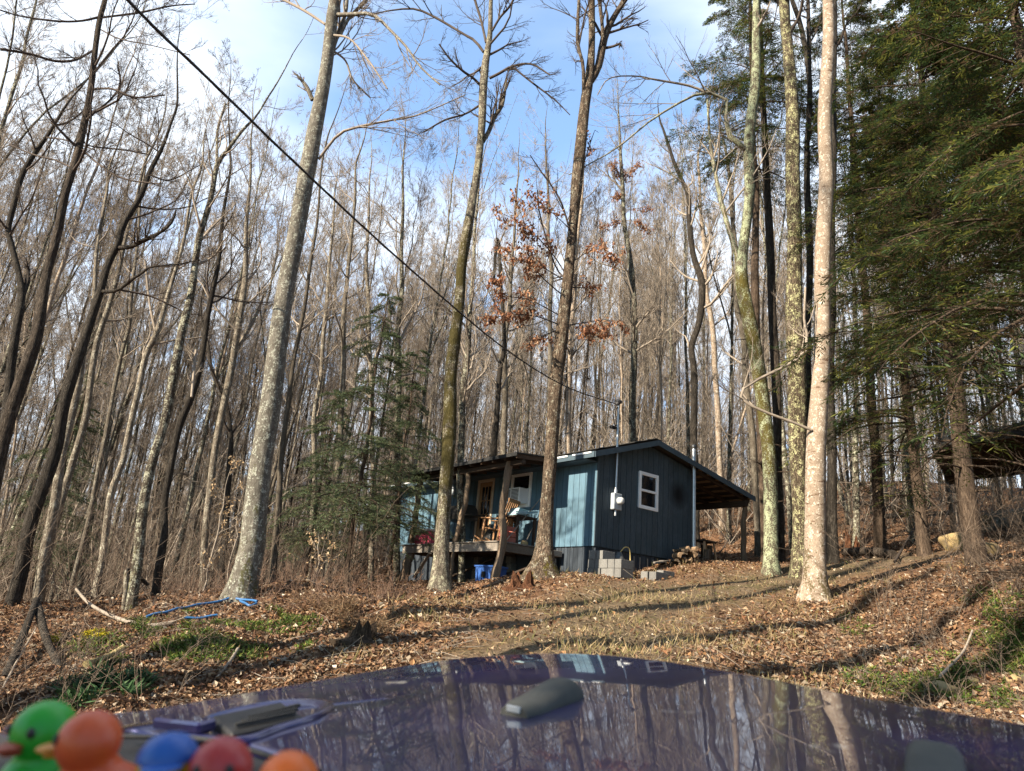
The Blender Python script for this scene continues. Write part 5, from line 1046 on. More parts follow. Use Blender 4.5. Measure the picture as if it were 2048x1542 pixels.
def vbuild(m, nm, mt, smooth=False, parent=None):
    o = m.build(nm, mt, parent or car, smooth, car.location); o.location = (0, 0, 0); return o
nl_ = len(loop); rho = np.concatenate([np.linspace(0, .9, 22), np.linspace(.93, 1, 7)])
g_ = cen+(loop-cen)[None]*rho[:, None, None]
P = hood_pt(g_[..., 0], g_[..., 1]); lip = []
ctr2 = cen
for o_, dz in ((.004, -.004), (.009, -.014), (.010, -.03), (.006, -.075), (-.02, -.08)):
    q = loop+unit(loop-ctr2)*o_; lip.append(hood_pt(q[:, 0], q[:, 1], dz))
P = np.concatenate([P, A(lip)], 0); nr = len(P); ix = np.arange(nr*nl_).reshape(nr, nl_); j = np.roll(np.arange(nl_), -1)
m = MB(); m.add(P.reshape(-1, 3), np.stack([ix[:-1], ix[1:], ix[1:][:, j], ix[:-1][:, j]], -1).reshape(-1, 4)); hood_o = vbuild(m, 'bonnet', M_car, True)
# body under the bonnet, wings, grille, wheels
m = MB(); q0 = ctr2+(loop-ctr2)*.93; a = hood_pt(q0[:, 0], q0[:, 1], -.07); b_ = hood_pt(q0[:, 0], q0[:, 1], -.62)
m.add(np.vstack([a, b_]), np.stack([np.arange(nl_), np.arange(nl_)+nl_, j+nl_, j], -1)); vbuild(m, 'body', M_car, True)
def vp(s, t, z): return HC+VF*s+VR*t+KU*(z-KU@HC)
VM = np.stack([VF, VR, KU], 1)
fs, tL, tR = Fb[:, 0].max(), Fb[:, 1].min(), Fb[:, 1].max()
tc_ = .0
for sg in (-1, 1):
    tt_ = tc_+sg*.80
    m = MB(); arc = np.linspace(0, np.pi, 11); prof = [(.25+.52*np.cos(x)*.95, -1.0+.46*np.sin(x)) for x in arc]; prof2 = [(.25+.60*np.cos(x)*.95, -1.0+.53*np.sin(x)) for x in arc][::-1]
    n0 = m.n
    V = []; 
    for s_, z_ in prof+prof2: V += [vp(s_, tt_-.17, z_), vp(s_, tt_+.17, z_)]
    k = len(prof)*2; F = A([[2*i, 2*i+1, (2*i+3) % (2*k), (2*i+2) % (2*k)] for i in range(k)]); m.add(A(V), F)
    for off in (0, 1): m.add(A(V), A([[2*i+off, 2*(i+1)+off, 2*(k-2-i)+off, 2*(k-1-i)+off] for i in range(len(prof)-1)]))
    vbuild(m, 'wing', M_plas)
    m = MB(); Rm = np.stack([VF, KU, VR], 1); m.lathe([(.20, -.11), (.33, -.12), (.375, -.09), (.385, 0), (.375, .09), (.33, .12), (.20, .11)], vp(.25, tt_, -1.16), 28, 0, Rm); w_ = vbuild(m, 'wheel', M_rub, True)
    m = MB(); m.lathe([(0, -.03), (.10, -.04), (.20, -.09), (.205, .09), (.10, .04), (0, .03)], vp(.25, tt_, -1.16), 24, 0, Rm); vbuild(m, 'rim', M_galv, True, w_)
m = MB(); m.box((fs*.72, -.55, -.95), (fs*.78, .55, -.50), 0, .02, (VM, HC-KU*(KU@HC))); gr_ = vbuild(m, 'grille', M_car)
for k in range(7): m = MB(); m.box((fs*.78+.002, -.33+k*.095, -.88), (fs*.78+.012, -.27+k*.095, -.58), 0, .008, (VM, HC-KU*(KU@HC))); vbuild(m, 'grille_slot', M_black, False, gr_)
for sg in (-1, 1): m = MB(); m.lathe([(0, .03), (.07, .025), (.09, .0)], vp(fs*.78+.003, sg*.44, -.70), 20, 0, np.stack([VR, KU, VF], 1)); vbuild(m, 'headlight', M_galv, True)
# bonnet bumpers, vent and washer jet
def on_hood(px, py, dz=0): s, t = hood_hit(px, py); return hood_pt(A(s), A(t), dz)
def bumper(p0, p1, w, h, lbl):
    a, b2 = on_hood(*p0), on_hood(*p1); d = b2-a; L = np.linalg.norm(d); d /= L; x = np.cross(d, KU); x /= np.linalg.norm(x); z = np.cross(x, d); n = 15; m = MB(); V = []
    for i in range(n):
        f = i/(n-1); hh = h*(min(1, .62+.75*max(0, f-.25)) if f > .02 else .45); hh *= 1 if f < .9 else 1-4*(f-.9); ww = w*(1 if .1 < f < .9 else .86)
        for u, v in ((-.5, 0), (-.52, .12), (-.46, .7), (-.34, .96), (-.15, 1.03), (.15, 1.03), (.34, .96), (.46, .7), (.52, .12), (.5, 0)): V.append(a+d*L*f+x*ww*u+z*(hh*v-.004))
    ii_ = np.arange(n*10).reshape(n, 10); m.add(V, np.stack([ii_[:-1, :-1], ii_[1:, :-1], ii_[1:, 1:], ii_[:-1, 1:]], -1).reshape(-1, 4))
    for r_ in (0, n-1):
        m.add(A(V)[ii_[r_]], A([[q, q+1, 9-q-1, 9-q] for q in range(4)]) if r_ else A([[q+1, q, 9-q, 9-q-1] for q in range(4)]))
    o = vbuild(m, 'bonnet_bumper', M_rub, True); o['label'] = lbl
    m = MB(); q = a-d*.0015+z*h*.16; m.box((-w*.22, -.002, 0), (w*.22, .002, h*.26), 0, .002, (np.stack([x, d, z], 1), q)); vbuild(m, 'end_inset', M_galv, False, o)
bumper((1028, 1433), (1142, 1392), .058, .036, 'dark rubber bumper in the middle of the bonnet')
bumper((1868, 1600), (1872, 1530), .062, .034, 'dark rubber bumper at the lower right of the bonnet')
m = MB(); P0 = A([hood_hit(*p) for p in [(335, 1478), (410, 1440), (520, 1412), (610, 1404), (668, 1412), (640, 1436), (560, 1462), (470, 1490)]]); loopv = cr(np.vstack([P0, P0[:1]]), 40)[:-1]; cv = loopv.mean(0); rr = [1.0, .97, .90, .80]; zz_ = [0.001, .007, .008, -.002]
V = np.concatenate([hood_pt((cv+(loopv-cv)*r_)[:, 0], (cv+(loopv-cv)*r_)[:, 1], z_) for r_, z_ in zip(rr, zz_)]); ii_ = np.arange(4*39).reshape(4, 39); jj = np.roll(np.arange(39), -1)
m.add(V, np.stack([ii_[:-1], ii_[1:], ii_[1:][:, jj], ii_[:-1][:, jj]], -1).reshape(-1, 4)); ve = vbuild(m, 'bonnet_vent', M_car, True)
m = MB(); a, b2 = on_hood(440, 1466, .004), on_hood(585, 1436, .006); m.bar(a, b2, .10, .016, 0, .006, tuple(KU)); vbuild(m, 'vent_insert', M_plas, False, ve)
for k in range(3): m = MB(); a, b2 = on_hood(470+k*14, 1470-k*8, .014), on_hood(590+k*4, 1446-k*8, .015); m.bar(a, b2, .008, .004, 0, 0, tuple(KU)); vbuild(m, 'louvre', M_black, False, ve)
m = MB(); a, b2 = on_hood(322, 1462, .014), on_hood(415, 1474, .014); m.bar(a, b2, .032, .018, 0, .007, tuple(KU)); vbuild(m, 'bonnet_hinge', M_car)
# cowl, wiper, dashboard
rs_ = A([hood_hit(*p) for p in [(-200, 1462), (240, 1456), (430, 1478), (640, 1546)]]); m = MB()
back = rs_+A([-.30, -.02]); V = np.concatenate([hood_pt(rs_[:, 0], rs_[:, 1], -.006), hood_pt(back[:, 0], back[:, 1], -.02), hood_pt(back[:, 0], back[:, 1], -.09), hood_pt(rs_[:, 0], rs_[:, 1], -.07)]); ii_ = np.arange(16).reshape(4, 4); kk = np.roll(np.arange(4), -1)
m.add(V, np.concatenate([np.stack([ii_[r_, :-1], ii_[kk[r_], :-1], ii_[kk[r_], 1:], ii_[r_, 1:]], -1) for r_ in range(4)])); vbuild(m, 'cowl', M_plas)
m = MB(); a, b2, c2 = on_hood(245, 1482, .006), on_hood(420, 1496, .010), on_hood(640, 1560, .008); Q = cr(A([a, b2, c2]), 16); m.tubes(Q, np.full(16, .0035), 6); wp = vbuild(m, 'wiper', M_plas, True)
DZ = -.255
def dk(px, d): q = ray(px, 1500)*d; return q-KU*(q@KU)
m = MB(); d0 = [dk(-700, .72), dk(-100, .70), dk(350, .60), dk(760, .50), dk(1400, .40), dk(1400, .05), dk(-700, .05)]; top_ = A([q+KU*DZ for q in d0]); bot = A([q+KU*(DZ-.2) for q in d0]); cn = A([top_.mean(0)])
m.add(np.vstack([top_, bot, cn]), A([[i, (i+1) % 7, 7+(i+1) % 7, 7+i] for i in range(7)])); m.add(np.vstack([top_, cn]), A([[i, 7, (i+1) % 7] for i in range(7)])); vbuild(m, 'dashboard', M_plas)
# rubber ducks on the dashboard
def duck(px, py, d, r, yaw, body, beak, label, cap=None, spots=None, wing=None):
    hp = ray(px, py)*d; bz = hp@KU-r*1.75; foot = hp-KU*(hp@KU-DZ); t = thing('rubber_duck', label, 'rubber duck', foot, 0, 'rubber ducks on the dashboard')
    f = KF*math.cos(yaw)+KR*math.sin(yaw); sd_ = np.cross(KU, f); Mx = np.stack([f, sd_, KU], 1); hz = hp@KU-DZ
    def pb(m, nm, mt, sm=True): o = m.build(nm, mt, t, sm, foot); o.location = (0, 0, 0); return o
    m = MB(); bh = max(hz-r*.55, r)/2
    n_, k_ = 26, 24; th = np.linspace(0, np.pi, n_); V = []
    for q in th:      # one continuous body: belly, neck and head
        u = (1-np.cos(q))/2; zc = u*(hz+r); 
        b0 = math.sqrt(max(0, 1-((zc-bh)/(bh*1.02))**2)) if abs(zc-bh) < bh*1.02 else 0; h0 = math.sqrt(max(0, 1-((zc-hz)/r)**2)) if abs(zc-hz) < r else 0
        bx = max(b0*r*1.55, h0*r); by_ = max(b0*r*1.2, h0*r); off = -.35*r*b0*(1 if b0*1.55 > h0 else 0); 
        for x in np.arange(k_)*2*np.pi/k_: V.append((off+bx*np.cos(x)*(1.0), by_*np.sin(x), zc))
    ii2 = np.arange(n_*k_).reshape(n_, k_); j2 = np.roll(np.arange(k_), -1); m.add(A(V)@Mx.T+foot, np.stack([ii2[:-1], ii2[:-1][:, j2], ii2[1:][:, j2], ii2[1:]], -1).reshape(-1, 4))
    pb(m, 'body', body); up0 = foot+KU*hz
    m = MB(); m.ell(up0+Mx@A([r*1.12, 0, -r*.12]), (r*.48, r*.42, r*.13), M=Mx); m.ell(up0+Mx@A([r*1.02, 0, -r*.30]), (r*.36, r*.34, r*.10), M=Mx); pb(m, 'beak', beak)
    for s_ in (-1, 1): m = MB(); m.ell(up0+Mx@A([r*.80, s_*r*.50, r*.26]), (r*.12, r*.15, r*.18), M=Mx); pb(m, 'eye', M_blkp)
    for s_ in (-1, 1): m = MB(); m.ell(foot+Mx@A([-r*.5, s_*r*1.1, bh*1.15]), (r*.8, r*.25, r*.45), M=Mx); pb(m, 'wing', wing or body)
    m = MB(); m.ell(foot+Mx@A([-r*1.75, 0, bh*1.45]), (r*.5, r*.4, r*.22), M=Mx@A([[.8, 0, .6], [0, 1, 0], [-.6, 0, .8]])); pb(m, 'tail', body)
    if cap:
        m = MB(); m.lathe([(r*1.03, .22*r), (r*1.03, .30*r), (r*.92, .55*r), (r*.6, .9*r), (0, 1.06*r)], up0+KU*r*.10, 22, 0, Mx); pb(m, 'cap', cap)
        m = MB(); m.ell(up0+Mx@A([r*.95, 0, r*.32]), (r*.6, r*.7, r*.07), M=Mx); pb(m, 'cap_peak', cap)
def rub(nm, c, s=.3): 
    m = paint(nm, c, tuple(x*.9 for x in c), 8, .36); b = m.node_tree.nodes['Principled BSDF']; b.inputs['Subsurface Weight'].default_value = .25; b.inputs['Subsurface Radius'].default_value = (.01, .006, .004); return m
R_or = rub('orange_rubber', (0.645, 0.105, 0.029)); R_gr = rub('green_rubber', (0.023, 0.371, 0.026)); R_rd = rub('red_rubber', (0.450, 0.041, 0.037)); R_ye = rub('yellow_rubber', (0.562, 0.375, 0.015)); R_am = rub('amber_beak', (0.585, 0.234, 0.016)); R_bl = rub('blue_rubber', (0.017, 0.109, 0.420)); R_pk = rub('deep_orange_rubber', (0.764, 0.154, 0.018)); R_mar = rub('maroon_beak', (.35, .06, .02))
duck(88, 1465, .62, .026, -2.75, R_gr, R_mar, 'bright green rubber duck at the left end of the row')
duck(178, 1484, .55, .0232, -1.75, R_or, R_am, 'orange red rubber duck facing left beside the green one')
duck(335, 1533, .53, .021, 2.9, R_ye, R_am, 'yellow rubber duck wearing a blue cap', cap=R_bl)
duck(441, 1540, .52, .0225, 3.05, R_rd, R_am, 'pinkish red rubber duck facing the camera')
duck(575, 1568, .50, .0215, -1.2, R_pk, R_am, 'deep orange rubber duck at the right end of the row')

# ------------------------------------------------------------------ ground cover
rl = np.random.default_rng(5)
CAR_S = lambda x, y: (np.abs(x-.5) < 1.3) & (y < 2.6)
def keep(x, y, pad=0.):
    q = toH(np.stack([x, y, 0*x], -1)); return ~((q[:, 0] > -.05-pad) & (q[:, 0] < W_+.1) & (q[:, 1] > -.02) & (q[:, 1] < L_)) & ~CAR_S(x, y)
def polar(n, r0, r1, a0=-46, a1=44):
    r = r0*(r1/r0)**rl.random(n); a = np.radians(rl.uniform(a0, a1, n)); return r*np.sin(a), r*np.cos(a)
def gnormal(x, y):
    e = .15; return unit(np.stack([-(ground(x+e, y)-ground(x-e, y))/(2*e), -(ground(x, y+e)-ground(x, y-e))/(2*e), np.ones_like(x)], -1))
M_lit = colattr('fallen_leaf', rough=.8, trans=.12, var=.1, vscale=2)
x, y = polar(250000, 6.0, 46); k = keep(x, y); dd = drive_d(x, y); k &= rl.random(len(x)) < np.clip(.05+(dd-1.3)*.8+fbm(x*.7, y*.7)*.6, .07, 1); x, y = x[k], y[k]
n = len(x); N = unit(gnormal(x, y)+rl.normal(size=(n, 3))*.55); D = rl.normal(size=(n, 3)); D = unit(D-N*(D*N).sum(1, keepdims=True))
pal = A([(.24, .14, .085), (.34, .225, .15), (.42, .32, .245), (.15, .075, .045), (.10, .05, .034), (.27, .14, .07), (.52, .42, .35), (.19, .11, .075), (.19, .085, .045)])
pr_ = A([.20, .14, .07, .18, .14, .10, .02, .10, .05]); r = np.hypot(x, y); ln = rl.uniform(.55, 1.35, n)**1.6*.052*(1+.012*r)
P = np.stack([x, y, ground(x, y)+rl.uniform(.004, .045, n)], -1)
mb = MB(); diamonds(mb, P-D*ln[:, None]*.5, D, N, ln, ln*rl.uniform(.45, .8, n), pal[rl.choice(9, n, p=pr_)]*A([1.02, 1.1, 1.08])*rl.uniform(.55, 1.25, (n, 1)), 0, .42)
tag(mb.build('leaf_litter', M_lit), 'dry tan and russet leaves covering the forest floor', None, None, 'stuff')
# dry grass on the drive and its banks
M_gr = colattr('dry_grass', rough=.85, trans=.15, var=.1)
x, y = polar(110000, 6.2, 19, -30, 34); dd = drive_d(x, y); w = np.clip(1.15-np.abs(dd-.2)/2.0, 0, 1)*np.clip(.35+fbm(x*1.1, y*1.1, 3)*1.6, .05, 1)+.5*np.exp(-((dd-2.5)/.6)**2)*(fbm(x*1.3+9, y*1.3)>.02)
k = keep(x, y) & (rl.random(len(x)) < w); x, y = x[k], y[k]; n = len(x); D = unit(rl.normal(size=(n, 3))*.75+A([0, 0, .62])); N = rl.normal(size=(n, 3))
pal = A([(.36, .27, .15), (.44, .35, .215), (.24, .19, .09), (.17, .165, .06), (.29, .20, .11)]); L = rl.uniform(.05, .15, n)*(1+.6*(fbm(x*1.3+9, y*1.3) > .05))
mb = MB(); diamonds(mb, np.stack([x, y, ground(x, y)-.005], -1), D, N, L, rl.uniform(.005, .011, n), pal[rl.integers(0, 5, n)]*rl.uniform(.7, 1.15, (n, 1)))
tag(mb.build('dry_grass', M_gr), 'short dry grass on the drive and along its banks', None, None, 'stuff')
# green clubmoss carpets
M_gn = colattr('clubmoss_green', rough=.7, trans=.2, var=.2, vscale=2.5)
def patch(n, pxs, size, h, pal, nm, lbl, blades=7, wd=.018):
    X, Y = [], []
    for (px, py, rx, ry, m) in pxs:
        c = gp(px, py); a = rl.uniform(0, 6.28, m); q = rl.random(m)**.75*1.25; ex = gp(px+rx, py); ey = gp(px, py-ry); X.append(c[0]+(ex-c)[0]*q*np.cos(a)+(ey-c)[0]*q*np.sin(a)); Y.append(c[1]+(ex-c)[1]*q*np.cos(a)+(ey-c)[1]*q*np.sin(a))
    x, y = np.concatenate(X), np.concatenate(Y); k = (fbm(x*1.6, y*1.6, 3) > -.05) & keep(x, y); x, y = x[k], y[k]
    m = len(x); x, y = np.repeat(x, blades), np.repeat(y, blades); n = len(x); jx = rl.normal(size=(n, 2))*.02; hh = rl.uniform(0, h, n)
    D = unit(np.stack([rl.normal(size=n), rl.normal(size=n), rl.uniform(.1, .9, n)], -1)); mb = MB(); pal = A(pal)
    diamonds(mb, np.stack([x+jx[:, 0], y+jx[:, 1], ground(x, y)+hh], -1), D, rl.normal(size=(n, 3))*.6+A([0, 0, 1.]), rl.uniform(.6, 1.3, n)*size, np.full(n, wd), pal[rl.integers(0, len(pal), n)]*rl.uniform(.65, 1.25, (n, 1)))
    return tag(mb.build(nm, M_gn), lbl, None, None, 'stuff')
GPAL = [(.08, .14, .025), (.13, .19, .033), (.055, .10, .022), (.19, .20, .045), (.20, .15, .07)]
patch(0, [(480, 1255, 130, 18, 500), (300, 1275, 110, 22, 450), (420, 1305, 170, 22, 700), (560, 1245, 60, 14, 220), (330, 1310, 110, 18, 350), (200, 1290, 60, 14, 150)], .07, .07, GPAL, 'ground_ivy', 'green clubmoss carpet on the left bank')
patch(0, [(1900, 1300, 140, 55, 900), (1990, 1230, 90, 40, 420), (1860, 1375, 150, 35, 700), (1700, 1225, 50, 18, 120), (1740, 1270, 60, 25, 170), (1990, 1400, 80, 40, 420), (2040, 1320, 60, 60, 350)], .06, .09, GPAL, 'clubmoss', 'green clubmoss patches on the right bank')
patch(0, [(205, 1385, 75, 26, 85)], .13, .09, [(.05, .11, .04), (.08, .15, .06), (.035, .075, .03)], 'fern_fronds', 'dark green fern tuft on the left bank', 9, .022)
patch(0, [(188, 1278, 22, 6, 90), (110, 1288, 10, 3, 20)], .05, .08, [(.52, .42, .02), (.42, .36, .03)], 'yellow_moss', 'bright yellow moss cushion on the left bank', 8, .02)
patch(0, [(725, 1268, 45, 30, 170), (700, 1235, 40, 20, 60), (640, 1225, 60, 14, 60)], .16, .16, [(.20, .12, .07), (.28, .18, .10), (.13, .08, .045), (.32, .23, .14)], 'dry_weeds', 'clump of dry brown weeds round the mossy stump', 9, .009)
# brush: bare stems and saplings' tangle
def brush(n_, rs_, az, hgt, nm, lbl, mat, ok, stems=4, thick=.006):
    r = rl.uniform(rs_[0], rs_[1], n_); a = np.radians(rl.uniform(az[0], az[1], n_)); x, y = r*np.sin(a), r*np.cos(a); k = keep(x, y, 1.6) & ~in_cabin(x, y) & ok(x, y); x, y = np.repeat(x[k], stems), np.repeat(y[k], stems); n = len(x)
    st = np.stack([x, y, ground(x, y)-.05], -1); d = unit(rl.normal(size=(n, 3))*.38+A([0, 0, 1.])); L = rl.uniform(hgt[0], hgt[1], n); P = [st]; q = st
    for j_ in range(6): d = unit(d+rl.normal(size=d.shape)*.13); q = q+d*(L/6)[:, None]; P.append(q)
    P = np.stack(P, 1); R = thick*np.linspace(1, .3, 7)[None]*rl.uniform(.6, 1.6, (n, 1)); mb = MB(); mb.tubes(P, R, 3)
    P2, R2 = grow(P, R, 5, (.25, 1), (.4, 1.1), -.4, 5, .14, .02, .6, rl, .4, .0018); mb.tubes(P2, R2, 3); P3, R3 = grow(P2, R2, 3, (.2, 1), (.4, 1.), -.4, 3, .14, .02, .6, rl, .5, .0016); mb.tubes(P3, R3, 3)
    return tag(mb.build(nm, mat, smooth=True), lbl, None, None, 'stuff')
TWB = paint('brush_stems', (.07, .048, .034), (.18, .135, .10), 3, .9)
TWR = paint('reddish_brush', (.10, .055, .038), (.19, .12, .08), 3, .9)
yard = lambda x, y: drive_d(x, y) > 3.0
brush(620, (15, 46), (-50, -9), (1.0, 3.2), 'left_underbrush', 'tangle of bare brush under the left woods', TWB, lambda x, y: (x < -2.5) & ~((np.hypot(x, y) < 16) & (x > -4)), 4)
brush(120, (9.5, 18), (-24, -6), (.2, .75), 'low_brush', 'low reddish bare brush left of the porch', TWR, lambda x, y: (drive_d(x, y) > 2.6) & (y > 11), 5, .004)
brush(420, (26, 80), (13, 48), (3.5, 11), 'right_thicket', 'thicket of thin bare saplings on the right hillside', TW, lambda x, y: x > 5, 2, .016)
brush(560, (12, 36), (17, 46), (.5, 2.4), 'right_underbrush', 'thin bare saplings and brush on the right hillside', TWB, lambda x, y: (drive_d(x, y) > 3.2) & (x > 5), 3, .005)
brush(560, (24, 70), (-50, -6), (3.5, 10), 'left_thicket', 'thicket of thin bare saplings deep in the left woods', TW, lambda x, y: x < -5, 2, .016)
brush(800, (27, 75), (-9, 18), (3.5, 12), 'rear_thicket', 'thicket of thin bare saplings behind the cabin', TW, lambda x, y: toH(np.stack([x, y, 0*x], -1))[:, 1] > 8, 2, .016)
brush(420, (25, 48), (-10, 18), (1., 3.5), 'rear_underbrush', 'bare brush in the woods behind the cabin', TWB, lambda x, y: toH(np.stack([x, y, 0*x], -1))[:, 1] > 4, 4)
brush(120, (6.8, 11), (-46, -20), (.3, 1.1), 'bank_brush', 'thin dry stems on the near left bank', TWB, lambda x, y: drive_d(x, y) > 3, 2, .003)
brush(110, (6.8, 12), (20, 44), (.3, 1.0), 'bank_stems', 'thin dry stems on the near right bank', TWB, lambda x, y: drive_d(x, y) > 3, 2, .003)
x, y = polar(2600, 6.3, 26); k = keep(x, y) & (drive_d(x, y) > .9); x, y = x[k], y[k]; n = len(x); d = rl.normal(size=(n, 3))*A([1, 1, .12]); d = unit(d); L = rl.uniform(.12, .7, n); P = np.stack([np.stack([x, y, 0*x], 1)+d*(L*f)[:, None]+rl.normal(size=(n, 3))*.012 for f in (-.5, -.15, .2, .5)], 1); P[..., 2] += ground(P[..., 0], P[..., 1])+.03; mb = MB(); mb.tubes(P, rl.uniform(.002, .006, (n, 1))*np.array([1, .9, .8, .5])[None], 3)
tag(mb.build('twig_litter', TW, smooth=True), 'small fallen twigs scattered over the leaves', None, None, 'stuff')
# sticks, logs, stumps, stones that can be told apart
def stick(label, pxs, r0, r1, mat, lift=.02, name='fallen_branch', side=0, k=8):
    P = A([gp(px, py)+A([0, 0, dz]) for px, py, dz in pxs]); Q = cr(P, 20); Q[:, 2] += lift+.5*r0; R = np.linspace(r0, r1, 20); m = MB(); m.tubes(Q, R, k, 0, rough_bark(.06, rl))
    if side: P2, R2 = grow(Q[None], R[None], side, (.3, 1), (.4, 1.), (.3, .9), 6, .12, .03, .4, rl, .3, .003); m.tubes(P2, R2, 4)
    c = Q.mean(0); o = m.build(name, mat, None, True, c); return tag(o, label, 'branch')
stick('pale fallen branch running from the left woods into the clubmoss', [(140, 1222, .35), (170, 1236, .2), (220, 1248, .08), (290, 1259, .02), (345, 1255, .03)], .022, .03, TW, .02, 'fallen_branch', 3)
stick('dark propped dead limb rising to a fork at the left edge', [(8, 1362, 0), (30, 1325, .25), (48, 1290, .55)], .05, .045, B_DARK, .0)
stick('charred dark limb lying down the bank from the fork', [(50, 1290, .5), (85, 1318, .18), (118, 1345, .02)], .055, .04, B_DARK, .0)
stick('thin bare branch arching over the left edge of the bank', [(2, 1385, 0), (30, 1345, .15), (62, 1292, .2)], .012, .008, TW, .02)
stick('thick yellowish limb lying on the fern tuft', [(165, 1358, .10), (205, 1345, .12), (240, 1328, .14)], .035, .03, bark('bare_yellow_wood', (.34, .27, .13), (.45, .37, .20), 12, .3, rnd=0), .02)
stick('short pale broken stick standing on the leaves by the bonnet', [(430, 1362, 0), (455, 1340, .06), (472, 1318, .1)], .016, .02, TW, .0)
stick('long thin twig lying across the clubmoss carpet', [(560, 1285, 0), (610, 1278, .02), (648, 1268, .04)], .008, .005, TW, .02, 'fallen_branch', 3)
stick('crooked pale branch lying among the clubmoss on the right bank', [(1870, 1372, .02), (1905, 1345, .06), (1930, 1318, .08), (1948, 1290, .16)], .018, .014, TW, .02, 'fallen_branch', 2)
stick('dark fallen trunk lying across the right hillside', [(1690, 1018, .05), (1730, 1013, .1), (1775, 1012, .1)], .12, .09, B_DARK, .0, 'fallen_log')
stick('long dark plank like log resting in front of the open shed', [(1752, 1064, .5), (1830, 1059, .5), (1925, 1054, .5)], .09, .08, B_DARK, .0, 'fallen_log')
stick('weathered log lying behind the brush right of the pale beech', [(1690, 1113, .06), (1745, 1116, .1), (1790, 1120, .06)], .12, .10, B_RED, .0, 'fallen_log')
stick('slanting dead branch caught in the brush on the right', [(1790, 1130, .05), (1830, 1098, .5), (1868, 1062, .9)], .03, .02, TWD, .0, 'fallen_branch', 3)
stick('pale grey culvert like trunk lying at the right edge behind the hemlocks', [(1972, 1078, .3), (2020, 1070, .35), (2120, 1062, .4)], .26, .24, B_MAPLE, .0, 'fallen_log', 0, 14)
stick('dead limb on the ground left of the lean-to post', [(1408, 1120, .05), (1440, 1112, .12), (1462, 1096, .4)], .03, .02, TWD, .0)
M_pipe = paint('blue_plastic_pipe', (.02, .13, .33), (.03, .10, .24), 4, .45)
for lb_, pts_ in (('long blue plastic pipe lying along the bank by the big maple', [(290, 1246, .02), (340, 1234, .04), (390, 1222, .05), (455, 1211, .05)]), ('short blue pipe lying below the long one', [(365, 1250, .02), (400, 1249, .03), (432, 1247, .02)]),
                  ('pair end of blue pipe right of the big maple', [(470, 1210, .06), (490, 1213, .05), (512, 1217, .03)]), ('upper blue pipe crossing right of the big maple', [(478, 1214, .03), (495, 1222, .05), (510, 1222, .03)])):
    P = cr(A([gp(a, b)+A([0, 0, c]) for a, b, c in pts_]), 16); P[:, 2] = np.maximum(P[:, 2], ground(P[:, 0], P[:, 1])+.05)+.03; m = MB(); m.tubes(P, np.full(16, .018), 10); c = P.mean(0); tag(m.build('plastic_pipe', M_pipe, None, True, c), lb_, 'pipe')
def stump(px, py, r, h, mat, label, seed, jag=.5):
    c = gp(px, py); rg = np.random.default_rng(seed); t = thing('tree_stump', label, 'stump', c); k = 22; a = np.arange(k)*2*np.pi/k; ring = []
    spur = 1+.28*np.sin(a*3+seed)+.18*np.sin(a*5+2*seed)+rg.normal(size=k)*.05; tp = h*(1-jag*.5+jag*.5*np.sin(a*2+seed)+rg.normal(size=k)*.16*jag*2)
    for f in (-.25, .0, .12, .35, .7, 1.): rr = r*(1+.75*math.exp(-max(f, 0)/.16))*(.7+.3*spur) if f < .3 else r*(.72+.28*spur)*(1-.12*f); ring.append(np.stack([rr*np.cos(a), rr*np.sin(a), f*tp if f > 0 else np.full(k, f)], 1))
    ring.append(np.stack([.62*r*np.cos(a), .62*r*np.sin(a), tp*.86], 1)); ring.append(np.stack([.1*r*np.cos(a), .1*r*np.sin(a), np.full(k, h*.3)], 1)); V = A(ring); n = len(V); ix = np.arange(n*k).reshape(n, k); j = np.roll(np.arange(k), -1)
    m = MB(); m.add(V.reshape(-1, 3), np.stack([ix[:-1], ix[:-1][:, j], ix[1:][:, j], ix[1:]], -1).reshape(-1, 4)); o = m.build('wood', mat, t)
M_rot = bark('rotten_red_wood', (.10, .042, .022), (.24, .115, .06), 16, .3, ((.07, .045, .03), 4, .62), bmp=1., rnd=0)
stump(1043, 1180, .24, .34, M_rot, 'reddish rotten stump in front of the brown oak', 3, .7)
stump(722, 1282, .20, .24, bark('mossy_stump_wood', (.05, .035, .025), (.12, .085, .055), 14, .3, None, ((.06, .06, .018), 8, .64, .2, .8), bmp=1., rnd=0), 'dark mossy broken stump on the left bank of the drive', 5, .8)
stump(1705, 1106, .22, .55, M_rot, 'dark split stump right of the pale beech', 8, .8)
c = gp(250, 1222); t = thing('broken_snag', 'thin broken snag with its top bent over in the left woods', 'snag', c); m = MB(); q = aty(253, 1140, c[1])-c; m.tubes(cr(A([[0, 0, -.2], q*.5, q]), 8), np.linspace(.05, .045, 8), 8); m.build('stem', B_MID, t, True); m = MB(); e_ = aty(296, 1170, c[1]+.3)-c; m.tubes(cr(A([q, (q+e_)/2+A([0, 0, .03]), e_]), 8), np.linspace(.045, .03, 8), 8); m.build('bent_top', B_DARK, t, True)
M_rock = paint('ochre_sandstone', (.34, .24, .10), (.22, .17, .10), 6, .95, bmp=.7, wear=((.10, .10, .045), 3, .56))
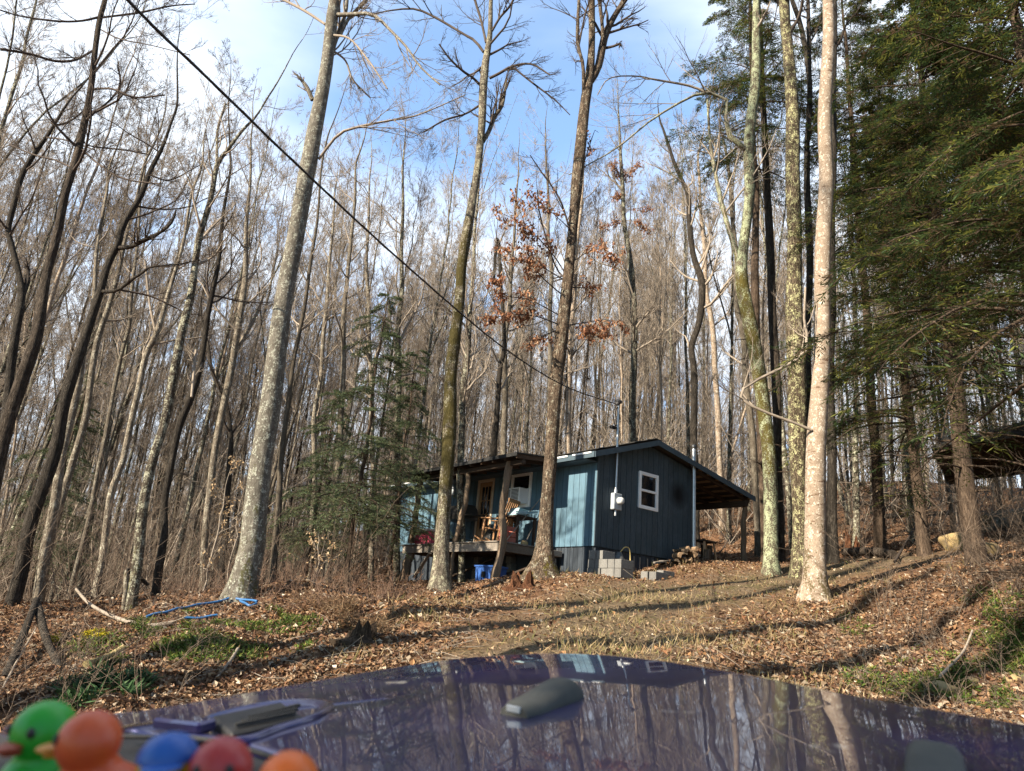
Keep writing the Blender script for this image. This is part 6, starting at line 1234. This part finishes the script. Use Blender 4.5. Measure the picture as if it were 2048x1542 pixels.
for i, (px, py, s, lb_) in enumerate(((1925, 1100, .50, 'big ochre sandstone boulder in front of the open shed'), (1968, 1108, .34, 'flatter ochre stone right of the big boulder'), (1885, 1390, .16, 'tan stone half buried in clubmoss on the right bank'), (1940, 1372, .11, 'small tan stone beside a half buried one on the right bank'), (2030, 1365, .10, 'small pale stone at the right edge of the bank'))):
    c = gp(px, py); m = MB(); m.ell((0, 0, s*.28), (s*1.15, s*.8, s*.6), 0, 22, 14, noise=.09); o = m.build('rock', M_rock, None, True); o.location = c; o.rotation_euler = (.1*i, .15, i*1.1); tag(o, lb_, 'rock')
# white pine sapling at the oak, beech sprays with pale leaves
rg = np.random.default_rng(61); c = gp(1052, 1152); t = thing('pine_sapling', 'small bright green pine sapling at the foot of the brown oak', 'sapling', c); T = np.stack([rg.normal(size=12)*.01, rg.normal(size=12)*.01, np.linspace(-.05, 1.12, 12)], 1)[None]; RR = np.linspace(.014, .004, 12)[None]; m = MB(); m.tubes(T, RR, 6); P2, R2 = grow(T, RR, 26, (.25, 1), (.7, 1.2), (.22, .42), 5, .08, .08, .5, rg, .4, .002, .55); m.tubes(P2, R2, 3); m.build('trunk', B_HEM, t, True)
m = MB(); S0 = np.concatenate([P2[:, 1:].reshape(-1, 3), T[0, 4:]]); S0 = np.repeat(S0, 26, 0); D = rg.normal(size=S0.shape)*.8+A([0, 0, .45]); k_ = len(S0); diamonds(m, S0, D, rg.normal(size=S0.shape), rg.uniform(.07, .12, k_), np.full(k_, .0055), A([(.05, .13, .045), (.075, .17, .05), (.035, .10, .04)])[rg.integers(0, 3, k_)]); m.build('foliage', M_HEM, t)
for i, (px, py, hh, lb_, b0) in enumerate(((400, 1205, 2.6, 'beech sapling keeping pale tan leaves left of the big smooth maple', 14.5), (448, 1200, 2.2, 'smaller tan-leaved beech sapling close to the big smooth maple', 15.5), (640, 1180, 1.3, 'low tan-leaved beech sapling under the young hemlock', 15.2))):
    x_, y_ = base(px, py, b0); t = thing('beech_sapling', lb_, 'sapling', (x_, y_, G(x_, y_))); n = 14; T = np.stack([np.cumsum(rg.normal(size=n)*.03), np.cumsum(rg.normal(size=n)*.03), np.linspace(-.1, hh, n)], 1)[None]; RR = np.linspace(.022, .006, n)[None]; m = MB(); m.tubes(T, RR, 6)
    P2, R2 = grow(T, RR, 14, (.15, 1), (.8, 1.4), (.5, 1.1), 6, .12, .02, .5, rg, .3, .003, .4); P3, R3 = grow(P2, R2, 6, (.2, 1), (.5, 1.), -.4, 4, .12, 0, .5, rg, .4, .002); m.tubes(P2, R2, 4); m.tubes(P3, R3, 3); m.build('trunk', TW, t, True)
    m = MB(); S0 = P3[:, 1:].reshape(-1, 3); S0 = S0[rg.random(len(S0)) < .8]; k_ = len(S0); diamonds(m, S0, rg.normal(size=(k_, 3))*.6+A([0, 0, -.5]), rg.normal(size=(k_, 3)), rg.uniform(.05, .09, k_), rg.uniform(.025, .04, k_), A([(.50, .36, .21), (.42, .28, .15), (.58, .45, .30)])[rg.integers(0, 3, k_)], 0, .2); m.build('dry_leaves', M_LEAF, t)
